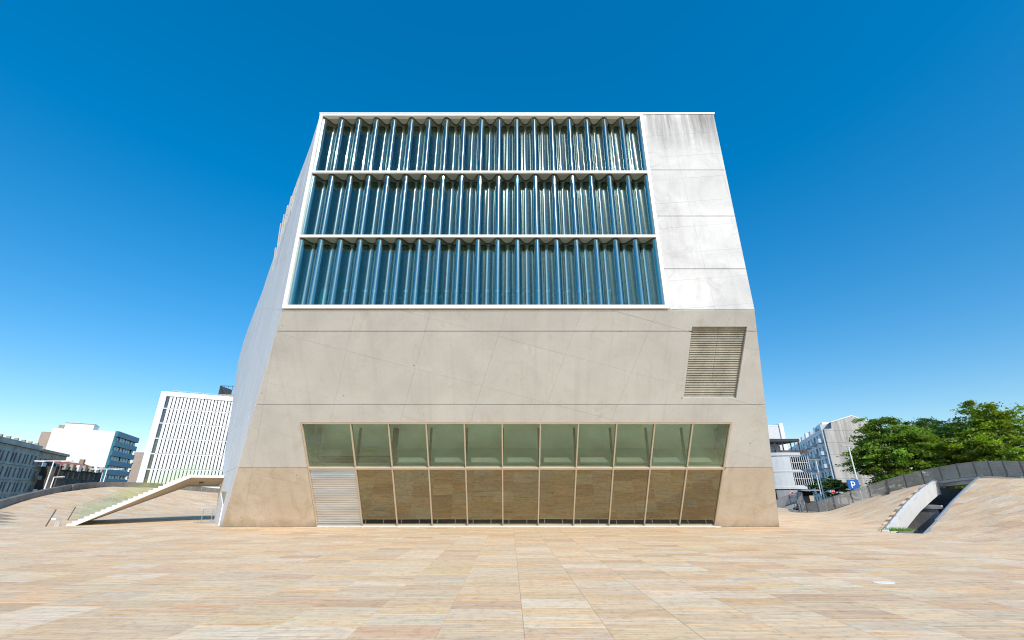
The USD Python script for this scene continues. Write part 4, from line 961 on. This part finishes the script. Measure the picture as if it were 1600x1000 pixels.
def disc(th, name, c, r, y0, y1, mat):
    m = trimesh.creation.cylinder(radius=r, height=y1 - y0, sections=24); m.apply_transform(trimesh.transformations.rotation_matrix(math.pi / 2, (1, 0, 0))); m.apply_translation((c[0], (y0 + y1) / 2, c[2])); th.part(name, tm(m.vertices, m.faces), mat)
c, w, h = sign_at(1238.5, 772.5, 74, 6.5, 6.5)
ne = Thing('no_entry_sign', 'round red and white no entry sign before the rounded building', 'sign', (c[0], 74, -.95))
disc(ne, 'rim', c, w * .62, 74.0, 74.05, 'white_paint'); disc(ne, 'face', c, w * .54, 73.97, 73.998, 'sign_red'); ne.part('bar', abox(c[0] - w * .38, c[0] + w * .38, 73.94, 73.965, c[2] - .09, c[2] + .09), 'white_paint')
ne.part('post', bar((c[0], 74.1, -.95), (c[0], 74.1, c[2] + .3), .08), 'steel')
c = at_depth(1302, 768, 78)
rs = Thing('red_sign', 'red board on a post beside the small street trees', 'sign', (c[0], 78, -.95))
rs.part('board', abox(c[0] - .3, c[0] + .3, 77.95, 78.0, c[2] - .3, c[2] + .3), 'sign_red'); rs.part('stripe', abox(c[0] - .25, c[0] + .25, 77.92, 77.948, c[2] - .05, c[2] + .12), 'white_paint'); rs.part('post', bar((c[0], 78.05, -.95), (c[0], 78.05, c[2]), .07), 'steel')
def car(x, y, d, mat, label, ang):
    c = at_depth(x, y, d); c[2] = -.95
    th = Thing('parked_car', label, 'car', tuple(c), group='cars parked behind the fence')
    ca, sa = math.cos(ang), math.sin(ang); fr = Frame(c, (ca, sa, 0), (0, 0, 1))
    body = Polygon([(-2.1, .35), (-2.15, .75), (-1.9, .95), (-1.1, 1.0), (-.5, 1.02), (1.2, 1.0), (2.0, .85), (2.1, .4)]); cab = Polygon([(-1.7, 1.0), (-1.3, 1.42), (.2, 1.46), (1.1, 1.0)])
    th.part('body', fr.slab(body, -.85, .85), mat); th.part('roof', fr.slab(Polygon([(-1.3, 1.40), (.2, 1.44), (.15, 1.49), (-1.2, 1.46)]), -.72, .72), mat); th.part('window_band', fr.slab(cab, -.74, .74), 'window_dark')
    for s_ in (-1.35, 1.35):
        for t in (-.86, .66):
            m = trimesh.creation.cylinder(radius=.33, height=.2, sections=16); v = np.asarray(m.vertices); th.part('wheel', tm(fr.p(v[:, 0] + s_, v[:, 1] + .33, v[:, 2] + t + .1), m.faces), 'rubber')
car(1293, 782, 72, 'car_teal', 'dark teal car parked behind the fence below the slim lamp poles', .2)
car(1314, 776, 74, 'car_white', 'white car parked behind the fence left of the parking sign', .5)
car(1262, 782, 76, 'car_dark', 'black car parked behind the fence at the rounded building', .1)

# ------------------------------------------------------------------ trees
def tree(name, label, c, H, rx, rz, nsp, nlf, leaf, base, seed, group=None, trunk_r=.28):
    r = np.random.default_rng(seed); c = np.array(c, float)
    th = Thing(name, label, 'tree', tuple(c), group=group); ctr = c + (0, 0, H - rz)
    pts = [c, c + (r.normal(0, .15), r.normal(0, .15), (H - rz) * .6), ctr + (r.normal(0, .2), 0, rz * .3)]
    tk = th.part('trunk', tube(pts, [trunk_r, trunk_r * .8, trunk_r * .4], 9), 'bark', smooth=50)
    P, N, T = [], [], []
    V, F, TN = [], [], []
    limbs = []
    for s_ in range(nsp):
        d = r.normal(size=3); d /= np.linalg.norm(d); d[2] = abs(d[2]) * 1.0 if r.random() < .62 else d[2]
        q = r.uniform(.45, 1.0) ** .6 * (1 + .16 * math.sin(3.1 * d[0] + 2.3 * d[2] * 3 + seed) + r.normal(0, .05)); p = ctr + d * q * np.array([rx, rx * .9, rz])
        if p[2] < c[2] + H * .16: p[2] = c[2] + H * .16 + r.uniform(0, 1.2)
        h = np.array([d[0], d[1], 0]) + r.normal(0, .3, 3) * (1, 1, 0); h /= np.linalg.norm(h) + 1e-6; side = np.array([-h[1], h[0], 0])
        h3 = h + np.array([0, 0, r.uniform(-.35, .15)]); h3 /= np.linalg.norm(h3); up = np.cross(h3, side); up *= np.sign(up[2])
        sl_ = r.uniform(.8, 1.6) * rx / 5.5
        n = nlf; a = r.normal(0, .42, n) * sl_; b = r.normal(0, .30, n) * sl_; w_ = r.normal(0, .10, n) * sl_
        L = p + a[:, None] * h3 + b[:, None] * side + w_[:, None] * up
        s = leaf * r.uniform(.6, 1.25, n); dirn = h3 + r.normal(0, .55, (n, 3)); dirn /= np.linalg.norm(dirn, axis=1, keepdims=True)
        nr = up + r.normal(0, .55, (n, 3)); sd = np.cross(nr, dirn); sd /= np.linalg.norm(sd, axis=1, keepdims=True); nn = np.cross(dirn, sd)
        k = len(V) and sum(len(x) for x in V)
        q4 = np.stack([L - dirn * s[:, None], L + sd * s[:, None] * .55 + nn * s[:, None] * .12, L + dirn * s[:, None], L - sd * s[:, None] * .55 + nn * s[:, None] * .12], 1).reshape(-1, 3)
        i = k + 4 * np.arange(n)[:, None]; F.append(np.hstack([i, i + 1, i + 2])); F.append(np.hstack([i, i + 2, i + 3])); V.append(q4)
        t = np.array(base) * r.uniform(.58, 1.45) * (1 + r.normal(0, .06, 3)); TN.append(np.repeat(t[None] * r.uniform(.8, 1.2, (n, 1)), 4, 0))
        if s_ % 9 == 0: limbs.append(tube([pts[1] + (pts[2] - pts[1]) * r.uniform(.0, .9), (pts[1] + p) / 2 + (0, 0, .4), p], [trunk_r * .35, trunk_r * .2, .03], 5))
    th.part('limbs', limbs, 'bark'); th.part('crown', tm(np.vstack(V), np.vstack(F)), 'leaf', tone=np.vstack(TN))
def tpos(x, d): return (at_depth(x, 745, d)[0], d, -.95)
GB = 'large trees behind the mesh fence'
tree('street_tree', 'spreading bright green tree nearest the stained gable, behind the fence', tpos(1411, 63), 12.4, 5.3, 6.4, 430, 130, .17, (.16, .27, .035), 3, GB)
tree('street_tree', 'darker blue green tree in the middle of the row behind the fence', tpos(1472, 67), 13.8, 5.4, 7.0, 420, 120, .16, (.09, .18, .04), 5, GB)
tree('street_tree', 'tallest yellow green tree at the right end of the fence', tpos(1580, 58), 12.9, 6.2, 6.8, 440, 130, .18, (.20, .29, .03), 8, GB)
tree('street_tree', 'dark green tree filling the gap low behind the fence posts', tpos(1525, 70), 11.0, 5.4, 5.6, 300, 120, .17, (.10, .19, .035), 12, GB)
tree('small_tree', 'small round clipped tree beside the slim lamp poles', tpos(1279, 95), 5.6, 2.1, 1.9, 90, 90, .14, (.06, .12, .02), 21, 'small round street trees', .12)
tree('small_tree', 'small round tree before the apartment block, between two others', tpos(1298, 97), 5.9, 2.3, 2.1, 90, 90, .14, (.055, .11, .02), 22, 'small round street trees', .12)
tree('small_tree', 'dark small tree just left of the parking sign', tpos(1316, 93), 5.4, 2.2, 2.0, 90, 90, .14, (.03, .06, .015), 23, 'small round street trees', .12)
